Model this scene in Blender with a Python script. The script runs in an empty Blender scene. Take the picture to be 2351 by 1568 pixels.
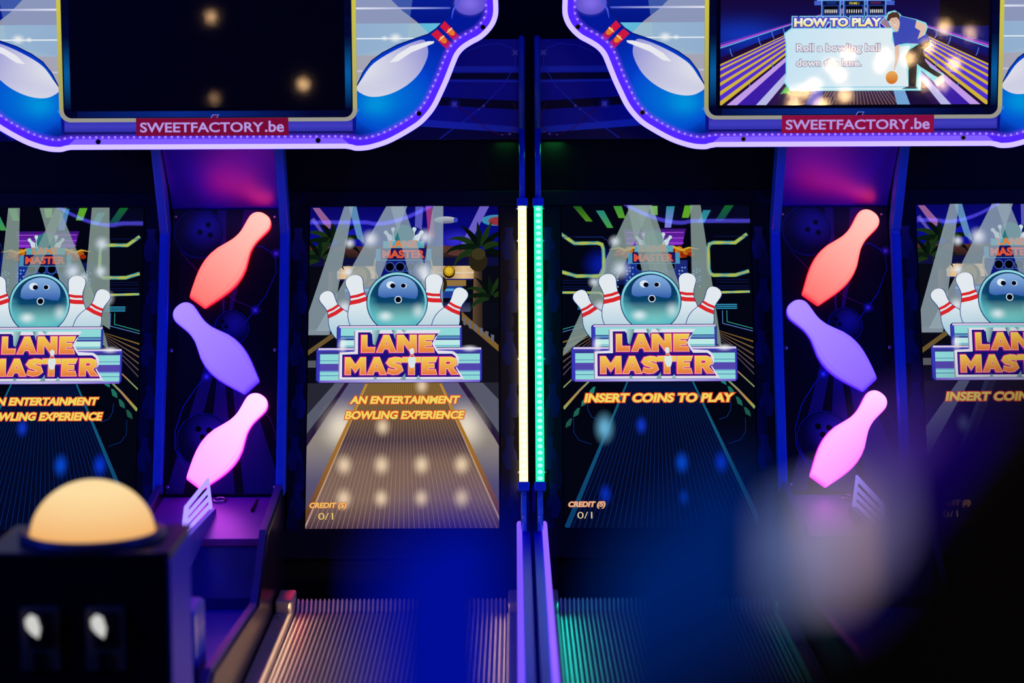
import bpy, bmesh, math, random
from mathutils import Vector, Matrix
from mathutils.geometry import tessellate_polygon

random.seed(7)
SC = bpy.context.scene
COL = SC.collection

# ------------------------------------------------------------------ camera
FPX = 4900.0
CAM = Vector((0, 0, 1.85))
TH = math.atan(584 / FPX)
RO = math.radians(0.25)
F_ = Vector((0, math.cos(TH), -math.sin(TH)))
R0 = Vector((1, 0, 0))
U0 = Vector((0, math.sin(TH), math.cos(TH)))
R_ = math.cos(RO) * R0 - math.sin(RO) * U0
U_ = math.cos(RO) * U0 + math.sin(RO) * R0
cd = bpy.data.cameras.new('camera')
cam = bpy.data.objects.new('camera', cd)
COL.objects.link(cam)
cam.matrix_world = Matrix(((R_.x, U_.x, -F_.x, CAM.x), (R_.y, U_.y, -F_.y, CAM.y), (R_.z, U_.z, -F_.z, CAM.z), (0, 0, 0, 1)))
cd.sensor_width = 36
cd.lens = FPX / 2351 * 36
cd.clip_start = 0.05
cd.clip_end = 60
cd.dof.use_dof = True
cd.dof.focus_distance = 5.95
cd.dof.aperture_fstop = 75.0 / 45.0
SC.camera = cam

SC.view_settings.view_transform = 'Standard'
SC.view_settings.look = 'None'
SC.view_settings.gamma = 1
SC.view_settings.use_curve_mapping = False
SC.view_settings.exposure = 0
SC.cycles.transparent_max_bounces = 32
SC.cycles.max_bounces = 6

w = bpy.data.worlds.new('room_dark')
SC.world = w
w.use_nodes = True
w.node_tree.nodes['Background'].inputs[0].default_value = (0.01, 0.02, 0.12, 1)
w.node_tree.nodes['Background'].inputs[1].default_value = 0.02


def area(name, loc, target, sx, sy, power, color, spread=180):
    l = bpy.data.lights.new(name, 'AREA')
    l.shape = 'RECTANGLE'
    l.size = sx
    l.size_y = sy
    l.energy = power
    l.color = color
    l.spread = math.radians(spread)
    o = bpy.data.objects.new(name, l)
    COL.objects.link(o)
    o.location = loc
    d = Vector(target) - Vector(loc)
    o.rotation_euler = d.to_track_quat('-Z', 'Y').to_euler()
    return o


# club light: unseen blue fill lamps added on both sides of the aisle
area('blue_side_fill', (-3.6, 3.0, 2.3), (0.0, 6.0, 1.2), 0.8, 1.6, 42, (0.005, 0.04, 1.0), 150)
area('blue_side_fill', (3.6, 3.0, 2.3), (0.0, 6.0, 1.2), 0.8, 1.6, 42, (0.005, 0.04, 1.0), 150)
area('blue_ceiling_lamp', (0.0, 5.2, 3.3), (0.0, 5.2, 0.5), 3.0, 0.4, 9, (0.01, 0.02, 1.0), 150)


# ------------------------------------------------------------------ pixel -> world on a real plane
def ray(px, py):
    return F_ * FPX + R_ * (px - 1175.5) - U_ * (py - 784)


def onplane(px, py, p0, n):
    d = ray(px, py)
    t = (Vector(p0) - CAM).dot(n) / d.dot(n)
    return CAM + d * t


def onY(px, py, Y):
    return onplane(px, py, (0, Y, 0), Vector((0, 1, 0)))


def onX(px, py, X):
    return onplane(px, py, (X, 0, 0), Vector((1, 0, 0)))


def onZ(px, py, Z):
    return onplane(px, py, (0, 0, Z), Vector((0, 0, 1)))


LEAN = math.radians(18.7)
SO = CAM + ray(925, 845) * (6.034 / FPX)      # a point of the leaning screen plane
SD = Vector((0, math.sin(LEAN), math.cos(LEAN)))
SN = Vector((0, -math.cos(LEAN), math.sin(LEAN)))
CX = (-0.816, 0.922)                          # centre lines of the two machines


def sv(py):
    """height along the leaning plane of photo row py (at the left machine's right screen)"""
    return (onplane(925, py, SO, SN) - SO).dot(SD)


def S(x, v, w=0.0):
    return Vector((x, SO.y + SD.y * v + SN.y * w, SO.z + SD.z * v + SN.z * w))


# ------------------------------------------------------------------ colours, materials
def lin(c):
    c = c / 255.0
    return c / 12.92 if c <= 0.04045 else ((c + 0.055) / 1.055) ** 2.4


def C(r, g, b, a=1.0):
    return (lin(r), lin(g), lin(b), a)


def mixc(a, b, t):
    t = max(0.0, min(1.0, t))
    return tuple(a[i] * (1 - t) + b[i] * t for i in range(4))


def principled(name, col, rough=0.5, metal=0.0, spec=0.5, noise=0.0, scale=30, coat=0.0, bump=0.0, trans=0.0):
    m = bpy.data.materials.new(name)
    m.use_nodes = True
    nt = m.node_tree
    b = nt.nodes['Principled BSDF']
    b.inputs['Base Color'].default_value = (*col[:3], 1)
    b.inputs['Roughness'].default_value = rough
    b.inputs['Metallic'].default_value = metal
    b.inputs['Specular IOR Level'].default_value = spec
    b.inputs['Coat Weight'].default_value = coat
    b.inputs['Transmission Weight'].default_value = trans
    tc = nt.nodes.new('ShaderNodeTexCoord')
    tx = nt.nodes.new('ShaderNodeTexNoise')
    tx.inputs['Scale'].default_value = scale
    tx.inputs['Detail'].default_value = 4
    nt.links.new(tc.outputs['Object'], tx.inputs['Vector'])
    if noise > 0:
        mx = nt.nodes.new('ShaderNodeMix')
        mx.data_type = 'RGBA'
        mx.blend_type = 'MULTIPLY'
        mx.inputs[0].default_value = noise
        mx.inputs[6].default_value = (*col[:3], 1)
        nt.links.new(tx.outputs['Fac'], mx.inputs[7])
        nt.links.new(mx.outputs[2], b.inputs['Base Color'])
    if bump > 0:
        bp = nt.nodes.new('ShaderNodeBump')
        bp.inputs['Strength'].default_value = bump
        bp.inputs['Distance'].default_value = 0.002
        nt.links.new(tx.outputs['Fac'], bp.inputs['Height'])
        nt.links.new(bp.outputs['Normal'], b.inputs['Normal'])
    return m


def emission(name, col, strength=1.0):
    m = bpy.data.materials.new(name)
    m.use_nodes = True
    nt = m.node_tree
    nt.nodes.remove(nt.nodes['Principled BSDF'])
    e = nt.nodes.new('ShaderNodeEmission')
    e.inputs[0].default_value = (*col[:3], 1)
    e.inputs[1].default_value = strength
    nt.links.new(e.outputs[0], nt.nodes['Material Output'].inputs[0])
    return m


def attr_emission(name, strength=1.0, alpha=False):
    m = bpy.data.materials.new(name)
    m.use_nodes = True
    nt = m.node_tree
    nt.nodes.remove(nt.nodes['Principled BSDF'])
    a = nt.nodes.new('ShaderNodeAttribute')
    a.attribute_name = 'col'
    e = nt.nodes.new('ShaderNodeEmission')
    e.inputs[1].default_value = strength
    nt.links.new(a.outputs['Color'], e.inputs[0])
    out = nt.nodes['Material Output']
    if alpha:
        t = nt.nodes.new('ShaderNodeBsdfTransparent')
        mx = nt.nodes.new('ShaderNodeMixShader')
        nt.links.new(a.outputs['Alpha'], mx.inputs[0])
        nt.links.new(t.outputs[0], mx.inputs[1])
        nt.links.new(e.outputs[0], mx.inputs[2])
        nt.links.new(mx.outputs[0], out.inputs[0])
    else:
        nt.links.new(e.outputs[0], out.inputs[0])
    return m


def attr_print(name, rough=0.3, alpha=False):
    """printed vinyl: colour from the artwork, lit by the room"""
    m = bpy.data.materials.new(name)
    m.use_nodes = True
    nt = m.node_tree
    b = nt.nodes['Principled BSDF']
    a = nt.nodes.new('ShaderNodeAttribute')
    a.attribute_name = 'col'
    nt.links.new(a.outputs['Color'], b.inputs['Base Color'])
    b.inputs['Roughness'].default_value = rough
    if alpha:
        nt.links.new(a.outputs['Alpha'], b.inputs['Alpha'])
    return m


def glass_mat(name, fac, rough=0.02, tint=(1, 1, 1)):
    m = bpy.data.materials.new(name)
    m.use_nodes = True
    nt = m.node_tree
    nt.nodes.remove(nt.nodes['Principled BSDF'])
    t = nt.nodes.new('ShaderNodeBsdfTransparent')
    t.inputs[0].default_value = (*tint, 1)
    g = nt.nodes.new('ShaderNodeBsdfGlossy')
    g.inputs['Roughness'].default_value = rough
    mx = nt.nodes.new('ShaderNodeMixShader')
    mx.inputs[0].default_value = fac
    nt.links.new(t.outputs[0], mx.inputs[1])
    nt.links.new(g.outputs[0], mx.inputs[2])
    nt.links.new(mx.outputs[0], nt.nodes['Material Output'].inputs[0])
    return m


M = {}
M['black'] = principled('black_laminate', (0.005, 0.005, 0.008), 0.5, spec=0.15, noise=0.4, scale=12)
M['black_gloss'] = principled('black_gloss_board', (0.010, 0.006, 0.016), 0.28, noise=0.3, scale=8)
M['bezel'] = principled('dark_bezel', (0.006, 0.006, 0.016), 0.5, spec=0.2, noise=0.3, scale=10)
M['blue'] = principled('blue_gloss_paint', (0.03, 0.12, 0.75), 0.25, spec=0.5, noise=0.2, scale=40)
M['blue_panel'] = principled('blue_painted_panel', (0.05, 0.05, 0.55), 0.42, noise=0.25, scale=18)
M['blue_slant'] = principled('blue_satin_panel', (0.006, 0.012, 0.7), 0.3, spec=1.0, noise=0.2, scale=18)
M['blue_slant'].node_tree.nodes['Principled BSDF'].inputs['Specular Tint'].default_value = (1.0, 0.10, 0.55, 1)
M['front'] = principled('dark_blue_panel', (0.02, 0.02, 0.22), 0.45, noise=0.25, scale=18)
M['side_blue'] = principled('blue_side_laminate', (0.004, 0.012, 0.7), 0.4, spec=0.25, noise=0.2, scale=18)  # on the coin console's added plate it stands for blue light
M['blue_dark'] = principled('deep_blue_print', (0.01, 0.02, 0.16), 0.5)
M['cream'] = principled('cream_plastic', (0.36, 0.31, 0.25), 0.45, noise=0.35, scale=9, bump=0.2)
M['lane'] = principled('cream_ridged_lane', (0.68, 0.58, 0.50), 0.40, noise=0.25, scale=14)
M['groove_shade'] = principled('lane_groove_shade', (0.07, 0.055, 0.06), 0.35, noise=0.3, scale=14)  # ridge highlights and groove shade painted as two tones of the cream plastic
M['steel'] = principled('steel', (0.6, 0.6, 0.62), 0.25, metal=1.0, noise=0.2, scale=60)
M['chrome'] = principled('chrome', (0.8, 0.8, 0.8), 0.12, metal=1.0)
M['plate'] = principled('shelf_lacquer', (0.26, 0.03, 0.50), 0.38, noise=0.3, scale=16, bump=0.15)
M['grey'] = principled('grey_metal', (0.26, 0.18, 0.06), 0.5, noise=0.3, scale=25)
M['acrylic'] = principled('white_acrylic', (0.75, 0.7, 0.85), 0.3)
M['tube'] = principled('clear_tube', (0.08, 0.35, 0.75), 0.08, coat=1.0)
M['neon'] = emission('violet_neon', (0.70, 0.56, 6.0), 1.0)
M['neon_band'] = emission('violet_edge_light', (0.085, 0.02, 1.5), 1.0)
M['neon_low'] = emission('lavender_edge_light', (0.25, 0.13, 1.5), 1.0)
M['led'] = emission('violet_led', (0.40, 0.22, 2.5), 1.0)
M['rail_light'] = emission('lilac_rail_light', (0.34, 0.15, 1.6), 1.0)
M['cream_tube'] = emission('cream_led_tube', (4.0, 2.8, 0.70), 1.0)
M['cream_led'] = emission('cream_led', (4.0, 3.6, 1.15), 1.0)
M['green_tube'] = emission('green_led_tube', (0.02, 2.2, 0.55), 1.0)
M['green_led'] = emission('green_led', (0.45, 3.0, 1.2), 1.0)
M['disp'] = attr_emission('display_picture', 1.0)
M['disp_a'] = attr_emission('display_picture_blend', 1.0, True)
M['print'] = attr_print('printed_vinyl')
M['print_a'] = attr_print('printed_vinyl_blend', alpha=True)
M['glass'] = glass_mat('screen_glass', 0.10, 0.035)
M['tvglass'] = glass_mat('tv_glass', 0.08, 0.03)
M['pinlamp'] = attr_emission('pin_lamp_plastic', 1.0)
M['dome'] = attr_emission('dome_plastic', 1.0)


# ------------------------------------------------------------------ object helpers
def empty(name, loc, label=None, cat=None, group=None):
    o = bpy.data.objects.new(name, None)
    COL.objects.link(o)
    o.location = loc
    o.empty_display_size = 0.1
    if label:
        o['label'] = label
    if cat:
        o['category'] = cat
    if group:
        o['group'] = group
    return o


def rootloc(o):
    v = Vector((0, 0, 0))
    while o is not None:
        v += o.location
        o = o.parent
    return v


class MB:
    """collects pieces given in world coordinates; build() links them as one mesh object"""

    def __init__(self):
        self.bm = bmesh.new()

    def _xf(self, fn):
        pass

    def box(self, x0, x1, y0, y1, z0, z1, bev=0.0, mat=0):
        vs = [Vector((x, y, z)) for x in (x0, x1) for y in (y0, y1) for z in (z0, z1)]
        return self.hexa(vs, bev, mat)

    def hexa(self, vs, bev=0.0, mat=0):
        """8 corners ordered x-major, y, z"""
        bv = [self.bm.verts.new(v) for v in vs]
        fs = []
        for q in ((0, 1, 3, 2), (4, 6, 7, 5), (0, 4, 5, 1), (2, 3, 7, 6), (0, 2, 6, 4), (1, 5, 7, 3)):
            f = self.bm.faces.new([bv[i] for i in q])
            f.material_index = mat
            fs.append(f)
        if bev > 0:
            es = list({e for f in fs for e in f.edges})
            r = bmesh.ops.bevel(self.bm, geom=es, offset=bev, segments=2, affect='EDGES', profile=0.5)
            for f in r['faces']:
                f.material_index = mat
        return self

    def sbox(self, x0, x1, v0, v1, w0, w1, bev=0.0, mat=0):
        """box on the leaning plane"""
        vs = [S(x, v, w) for x in (x0, x1) for w in (w1, w0) for v in (v0, v1)]
        return self.hexa(vs, bev, mat)

    def prism_x(self, pts, x0, x1, bev=0.0, mat=0):
        """pts: (y,z) outline, extruded in x"""
        a = [self.bm.verts.new((x0, p[0], p[1])) for p in pts]
        b = [self.bm.verts.new((x1, p[0], p[1])) for p in pts]
        n = len(pts)
        fs = []
        fs.append(self.bm.faces.new(a[::-1]))
        fs.append(self.bm.faces.new(b))
        for i in range(n):
            j = (i + 1) % n
            fs.append(self.bm.faces.new((a[i], a[j], b[j], b[i])))
        for f in fs:
            f.material_index = mat
        if bev > 0:
            es = list({e for f in fs for e in f.edges})
            r = bmesh.ops.bevel(self.bm, geom=es, offset=bev, segments=2, affect='EDGES', profile=0.5)
            for f in r['faces']:
                f.material_index = mat
        return self

    def prism_y(self, pts, y0, y1, bev=0.0, mat=0):
        a = [self.bm.verts.new((p[0], y0, p[1])) for p in pts]
        b = [self.bm.verts.new((p[0], y1, p[1])) for p in pts]
        n = len(pts)
        fs = [self.bm.faces.new(a), self.bm.faces.new(b[::-1])]
        for i in range(n):
            j = (i + 1) % n
            fs.append(self.bm.faces.new((a[j], a[i], b[i], b[j])))
        for f in fs:
            f.material_index = mat
        if bev > 0:
            es = [e for e in fs[0].edges] + [e for e in fs[1].edges]
            r = bmesh.ops.bevel(self.bm, geom=es, offset=bev, segments=2, affect='EDGES', profile=0.5)
            for f in r['faces']:
                f.material_index = mat
        return self

    def tube(self, pts, r, seg=10, mat=0, caps=True, smooth=True):
        pts = [Vector(p) for p in pts]
        rings = []
        prev = None
        for i, p in enumerate(pts):
            d = (pts[min(i + 1, len(pts) - 1)] - pts[max(i - 1, 0)]).normalized()
            if prev is None:
                a = d.orthogonal().normalized()
            else:
                a = (prev - d * prev.dot(d)).normalized()
            prev = a
            b = d.cross(a)
            rr = r[i] if isinstance(r, (list, tuple)) else r
            rings.append([self.bm.verts.new(p + (a * math.cos(t) + b * math.sin(t)) * rr) for t in
                          [2 * math.pi * k / seg for k in range(seg)]])
        for i in range(len(rings) - 1):
            for k in range(seg):
                f = self.bm.faces.new((rings[i][k], rings[i][(k + 1) % seg], rings[i + 1][(k + 1) % seg], rings[i + 1][k]))
                f.smooth = smooth
                f.material_index = mat
        if caps:
            for rg in (rings[0][::-1], rings[-1]):
                f = self.bm.faces.new(rg)
                f.material_index = mat
        return self

    def dome(self, c, ax, r, h, seg=16, rings=6, mat=0):
        """rounded cap at c pointing along ax"""
        ax = Vector(ax).normalized()
        a = ax.orthogonal().normalized()
        b = ax.cross(a)
        c = Vector(c)
        rr = []
        for i in range(rings):
            t = math.pi / 2 * i / rings
            rr.append([self.bm.verts.new(c + ax * (h * math.sin(t)) + (a * math.cos(2 * math.pi * k / seg) + b * math.sin(2 * math.pi * k / seg)) * (r * math.cos(t))) for k in range(seg)])
        top = self.bm.verts.new(c + ax * h)
        for i in range(rings - 1):
            for k in range(seg):
                f = self.bm.faces.new((rr[i][k], rr[i][(k + 1) % seg], rr[i + 1][(k + 1) % seg], rr[i + 1][k]))
                f.smooth = True
                f.material_index = mat
        for k in range(seg):
            f = self.bm.faces.new((rr[-1][k], rr[-1][(k + 1) % seg], top))
            f.smooth = True
            f.material_index = mat
        f = self.bm.faces.new(rr[0][::-1])
        f.material_index = mat
        return self

    def build(self, name, mats, parent=None, label=None, **props):
        me = bpy.data.meshes.new(name)
        off = rootloc(parent) if parent is not None else Vector((0, 0, 0))
        if off.length > 0:
            bmesh.ops.translate(self.bm, verts=self.bm.verts, vec=-off)
        self.bm.normal_update()
        self.bm.to_mesh(me)
        self.bm.free()
        for m in (mats if isinstance(mats, (list, tuple)) else [mats]):
            me.materials.append(m)
        o = bpy.data.objects.new(name, me)
        COL.objects.link(o)
        if parent is not None:
            o.parent = parent
        if label:
            o['label'] = label
        for k, v in props.items():
            o[k] = v
        return o


# ------------------------------------------------------------------ flat artwork (layered coloured faces)
_textcache = {}


def text_tris(s, bold):
    key = (s, bold)
    if key in _textcache:
        return _textcache[key]
    c = bpy.data.curves.new('lettering', 'FONT')
    c.body = s
    c.resolution_u = 4
    c.offset = bold
    o = bpy.data.objects.new('lettering', c)
    COL.objects.link(o)
    dg = bpy.context.evaluated_depsgraph_get()
    dg.update()
    me = bpy.data.meshes.new_from_object(o.evaluated_get(dg))
    me.calc_loop_triangles()
    vs = [(v.co.x, v.co.y) for v in me.vertices]
    ts = [tuple(t.vertices) for t in me.loop_triangles]
    bpy.data.objects.remove(o)
    bpy.data.curves.remove(c)
    bpy.data.meshes.remove(me)
    _textcache[key] = (vs, ts)
    return vs, ts


class Art:
    def __init__(self, fmap, clip=None, step=0.00012):
        self.f = fmap
        self.clip = clip
        self.v = []
        self.c = []
        self.t = []
        self.m = []
        self.L = 0
        self.step = step

    def nl(self):
        self.L += 1

    def tri(self, pts, cols):
        poly = [(p[0], p[1], c) for p, c in zip(pts, cols)]
        if self.clip:
            x0, y0, x1, y1 = self.clip
            for ax, lim, sg in ((0, x0, 1), (0, x1, -1), (1, y0, 1), (1, y1, -1)):
                out = []
                n = len(poly)
                for i in range(n):
                    a, b = poly[i], poly[(i + 1) % n]
                    da, db = (a[ax] - lim) * sg, (b[ax] - lim) * sg
                    if da >= 0:
                        out.append(a)
                    if (da > 0 and db < 0) or (da < 0 and db > 0):
                        t = da / (da - db)
                        out.append((a[0] + (b[0] - a[0]) * t, a[1] + (b[1] - a[1]) * t, mixc(a[2], b[2], t)))
                poly = out
                if len(poly) < 3:
                    return
        ar = 0
        for i in range(len(poly)):
            a, b = poly[i], poly[(i + 1) % len(poly)]
            ar += a[0] * b[1] - a[1] * b[0]
        if abs(ar) < 1e-4:
            return
        if ar > 0:
            poly = poly[::-1]
        i0 = len(self.v)
        alpha = min(p[2][3] for p in poly) < 0.999
        for x, y, c in poly:
            self.v.append(self.f(x, y, self.L * self.step))
            self.c.append(c)
        self.t.append(list(range(i0, i0 + len(poly))))
        self.m.append(1 if alpha else 0)

    def cf(self, col):
        return col if callable(col) else (lambda x, y: col)

    def poly(self, pts, col, nl=True, holes=None):
        if nl:
            self.nl()
        cf = self.cf(col)
        loops = [[Vector((p[0], p[1], 0)) for p in pts]]
        flat = list(pts)
        for h in (holes or []):
            loops.append([Vector((p[0], p[1], 0)) for p in h])
            flat += list(h)
        for t in tessellate_polygon(loops):
            self.tri([flat[i] for i in t], [cf(*flat[i]) for i in t])
        return self

    def rect(self, x0, y0, x1, y1, col, nx=1, ny=1, nl=True):
        if nl:
            self.nl()
        cf = self.cf(col)
        for i in range(nx):
            for j in range(ny):
                a, b = x0 + (x1 - x0) * i / nx, x0 + (x1 - x0) * (i + 1) / nx
                c, d = y0 + (y1 - y0) * j / ny, y0 + (y1 - y0) * (j + 1) / ny
                q = [(a, c), (b, c), (b, d), (a, d)]
                self.tri([q[0], q[1], q[2]], [cf(*q[0]), cf(*q[1]), cf(*q[2])])
                self.tri([q[0], q[2], q[3]], [cf(*q[0]), cf(*q[2]), cf(*q[3])])
        return self

    def disc(self, cx, cy, rx, ry, col, seg=32, rings=1, rot=0.0, nl=True):
        if nl:
            self.nl()
        cf = self.cf(col)
        cs, sn = math.cos(rot), math.sin(rot)

        def P(r, k):
            t = 2 * math.pi * k / seg
            x, y = rx * r * math.cos(t), ry * r * math.sin(t)
            return (cx + x * cs - y * sn, cy + x * sn + y * cs)
        for i in range(rings):
            r0, r1 = i / rings, (i + 1) / rings
            for k in range(seg):
                a, b, c, d = P(r0, k), P(r1, k), P(r1, k + 1), P(r0, k + 1)
                if i == 0:
                    self.tri([a, b, c], [cf(*a), cf(*b), cf(*c)])
                else:
                    self.tri([a, b, c], [cf(*a), cf(*b), cf(*c)])
                    self.tri([a, c, d], [cf(*a), cf(*c), cf(*d)])
        return self

    def ring(self, cx, cy, r, w_, col, seg=32, nl=True):
        if nl:
            self.nl()
        cf = self.cf(col)
        for k in range(seg):
            t0, t1 = 2 * math.pi * k / seg, 2 * math.pi * (k + 1) / seg
            q = [(cx + rr * math.cos(t), cy + rr * math.sin(t)) for rr, t in ((r - w_ / 2, t0), (r + w_ / 2, t0), (r + w_ / 2, t1), (r - w_ / 2, t1))]
            self.tri(q[:3], [cf(*p) for p in q[:3]])
            self.tri([q[0], q[2], q[3]], [cf(*q[0]), cf(*q[2]), cf(*q[3])])
        return self

    def glow(self, cx, cy, rx, ry, col, a=0.8, rings=7, seg=24, rot=0.0):
        self.nl()
        cs, sn = math.cos(rot), math.sin(rot)

        def al(r):
            return a * max(0.0, (math.exp(-3.2 * r * r) - math.exp(-3.2)) / (1 - math.exp(-3.2)))
        for i in range(rings):
            r0, r1 = i / rings, (i + 1) / rings
            c0, c1 = (*col[:3], al(r0)), (*col[:3], al(r1))
            for k in range(seg):
                def P(r, kk):
                    t = 2 * math.pi * kk / seg
                    x, y = rx * r * math.cos(t), ry * r * math.sin(t)
                    return (cx + x * cs - y * sn, cy + x * sn + y * cs)
                A, B, D, E_ = P(r0, k), P(r1, k), P(r1, k + 1), P(r0, k + 1)
                self.tri([A, B, D], [c0, c1, c1])
                if i:
                    self.tri([A, D, E_], [c0, c1, c0])
        return self

    def line(self, pts, wd, col, nl=True, closed=False):
        if nl:
            self.nl()
        cf = self.cf(col)
        pts = [Vector((p[0], p[1])) for p in pts]
        n = len(pts)
        off = []
        for i in range(n):
            if closed:
                a, b = pts[i - 1], pts[(i + 1) % n]
            else:
                a, b = pts[max(i - 1, 0)], pts[min(i + 1, n - 1)]
            d1 = (pts[i] - a)
            d2 = (b - pts[i])
            if d1.length < 1e-6:
                d1 = d2
            if d2.length < 1e-6:
                d2 = d1
            d1 = d1.normalized()
            d2 = d2.normalized()
            d = (d1 + d2)
            if d.length < 1e-6:
                d = d1
            d = d.normalized()
            nn = Vector((-d.y, d.x))
            k = 1 / max(0.45, nn.dot(Vector((-d1.y, d1.x))))
            ww = wd[i] if isinstance(wd, (list, tuple)) else wd
            off.append((pts[i] + nn * ww / 2 * k, pts[i] - nn * ww / 2 * k))
        m = n if closed else n - 1
        for i in range(m):
            a, b = off[i], off[(i + 1) % n]
            q = [tuple(a[0]), tuple(a[1]), tuple(b[1]), tuple(b[0])]
            self.tri(q[:3], [cf(*p) for p in q[:3]])
            self.tri([q[0], q[2], q[3]], [cf(*q[0]), cf(*q[2]), cf(*q[3])])
        return self

    def text(self, s, x0, y0, x1, y1, col, bold=0.0, shear=0.0, grow=0.0, dx=0.0, dy=0.0, ref=None, nl=True):
        """text fitted to the box x0..x1, y0(top)..y1(bottom); grow adds weight without moving the letters"""
        if nl:
            self.nl()
        cf = self.cf(col)
        bv, _ = text_tris(s, bold)
        ax0, ax1 = min(p[0] for p in bv), max(p[0] for p in bv)
        if ref:
            rv, _ = text_tris(ref, bold)
            ay0, ay1 = min(p[1] for p in rv), max(p[1] for p in rv)
        else:
            ay0, ay1 = min(p[1] for p in bv), max(p[1] for p in bv)
        vs, ts = text_tris(s, bold + grow) if grow else (bv, text_tris(s, bold)[1])
        sh = shear * (y1 - y0)
        kx = (x1 - x0 - sh) / (ax1 - ax0)
        ky = (y1 - y0) / (ay1 - ay0)

        def mp(p):
            v = (p[1] - ay0) * ky
            return (x0 + (p[0] - ax0) * kx + shear * v + dx, y1 - v + dy)
        q = [mp(p) for p in vs]
        for t in ts:
            self.tri([q[i] for i in t], [cf(*q[i]) for i in t])
        return self

    def pin(self, tip, base, col, half=None, bands=True, outline=None, hw=0.185, cut=1.0):
        """upright skittle drawn flat from its tip to its base"""
        T, B = Vector(tip), Vector(base)
        ax = (B - T)
        L = ax.length
        ax = ax / L
        nn = Vector((-ax.y, ax.x))
        prof = PINPROF
        def side(scale_add):
            a, b = [], []
            for t, h in prof:
                p = T + ax * (L * (1 - t))
                hh = h * L * hw / 0.185 + scale_add
                a.append(tuple(p + nn * hh))
                b.append(tuple(p - nn * hh))
            return a + b[::-1]
        if outline:
            self.poly(side(1.6), outline)
        self.poly(side(0), col)
        if bands:
            for t0, t1 in ((0.715, 0.675), (0.645, 0.585)):
                h0, h1 = pinw(t0) * L * hw / 0.185, pinw(t1) * L * hw / 0.185
                p0, p1 = T + ax * (L * (1 - t0)), T + ax * (L * (1 - t1))
                mid = (p0 + p1) / 2 + ax * 1.0
                self.poly([tuple(p0 + nn * h0), tuple(p0 + ax * 1.2), tuple(p0 - nn * h0), tuple(p1 - nn * h1), tuple(p1 + ax * 1.6), tuple(p1 + nn * h1)], C(225, 40, 45))
        return self

    def build(self, name, parent, mats, label=None, **props):
        me = bpy.data.meshes.new(name)
        off = rootloc(parent)
        me.from_pydata([tuple(Vector(p) - off) for p in self.v], [], self.t)
        for m in mats:
            me.materials.append(m)
        me.polygons.foreach_set('material_index', self.m)
        at = me.color_attributes.new('col', 'FLOAT_COLOR', 'POINT')
        flat = [k for c in self.c for k in c]
        at.data.foreach_set('color', flat)
        me.update()
        o = bpy.data.objects.new(name, me)
        COL.objects.link(o)
        o.parent = parent
        if label:
            o['label'] = label
        for k, v in props.items():
            o[k] = v
        return o


# skittle profile: t from base(0) to tip(1), half width as a share of the length
PINPROF = [(0.0, 0.080), (0.012, 0.092), (0.04, 0.102), (0.1, 0.124), (0.18, 0.152), (0.26, 0.174), (0.34, 0.185), (0.42, 0.182), (0.5, 0.163),
           (0.58, 0.128), (0.64, 0.103), (0.7, 0.090), (0.76, 0.089), (0.82, 0.098), (0.88, 0.108), (0.92, 0.107), (0.95, 0.096), (0.975, 0.074),
           (0.99, 0.048), (1.0, 0.0)]


def pinw(t):
    for (a, ha), (b, hb) in zip(PINPROF, PINPROF[1:]):
        if a <= t <= b:
            return ha + (hb - ha) * (t - a) / (b - a)
    return 0


# ================================================================== screen pictures
SX0, SX1, SY0, SY1 = 707.0, 1145.0, 475.0, 1214.0
NAVY = C(14, 22, 110)


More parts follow.
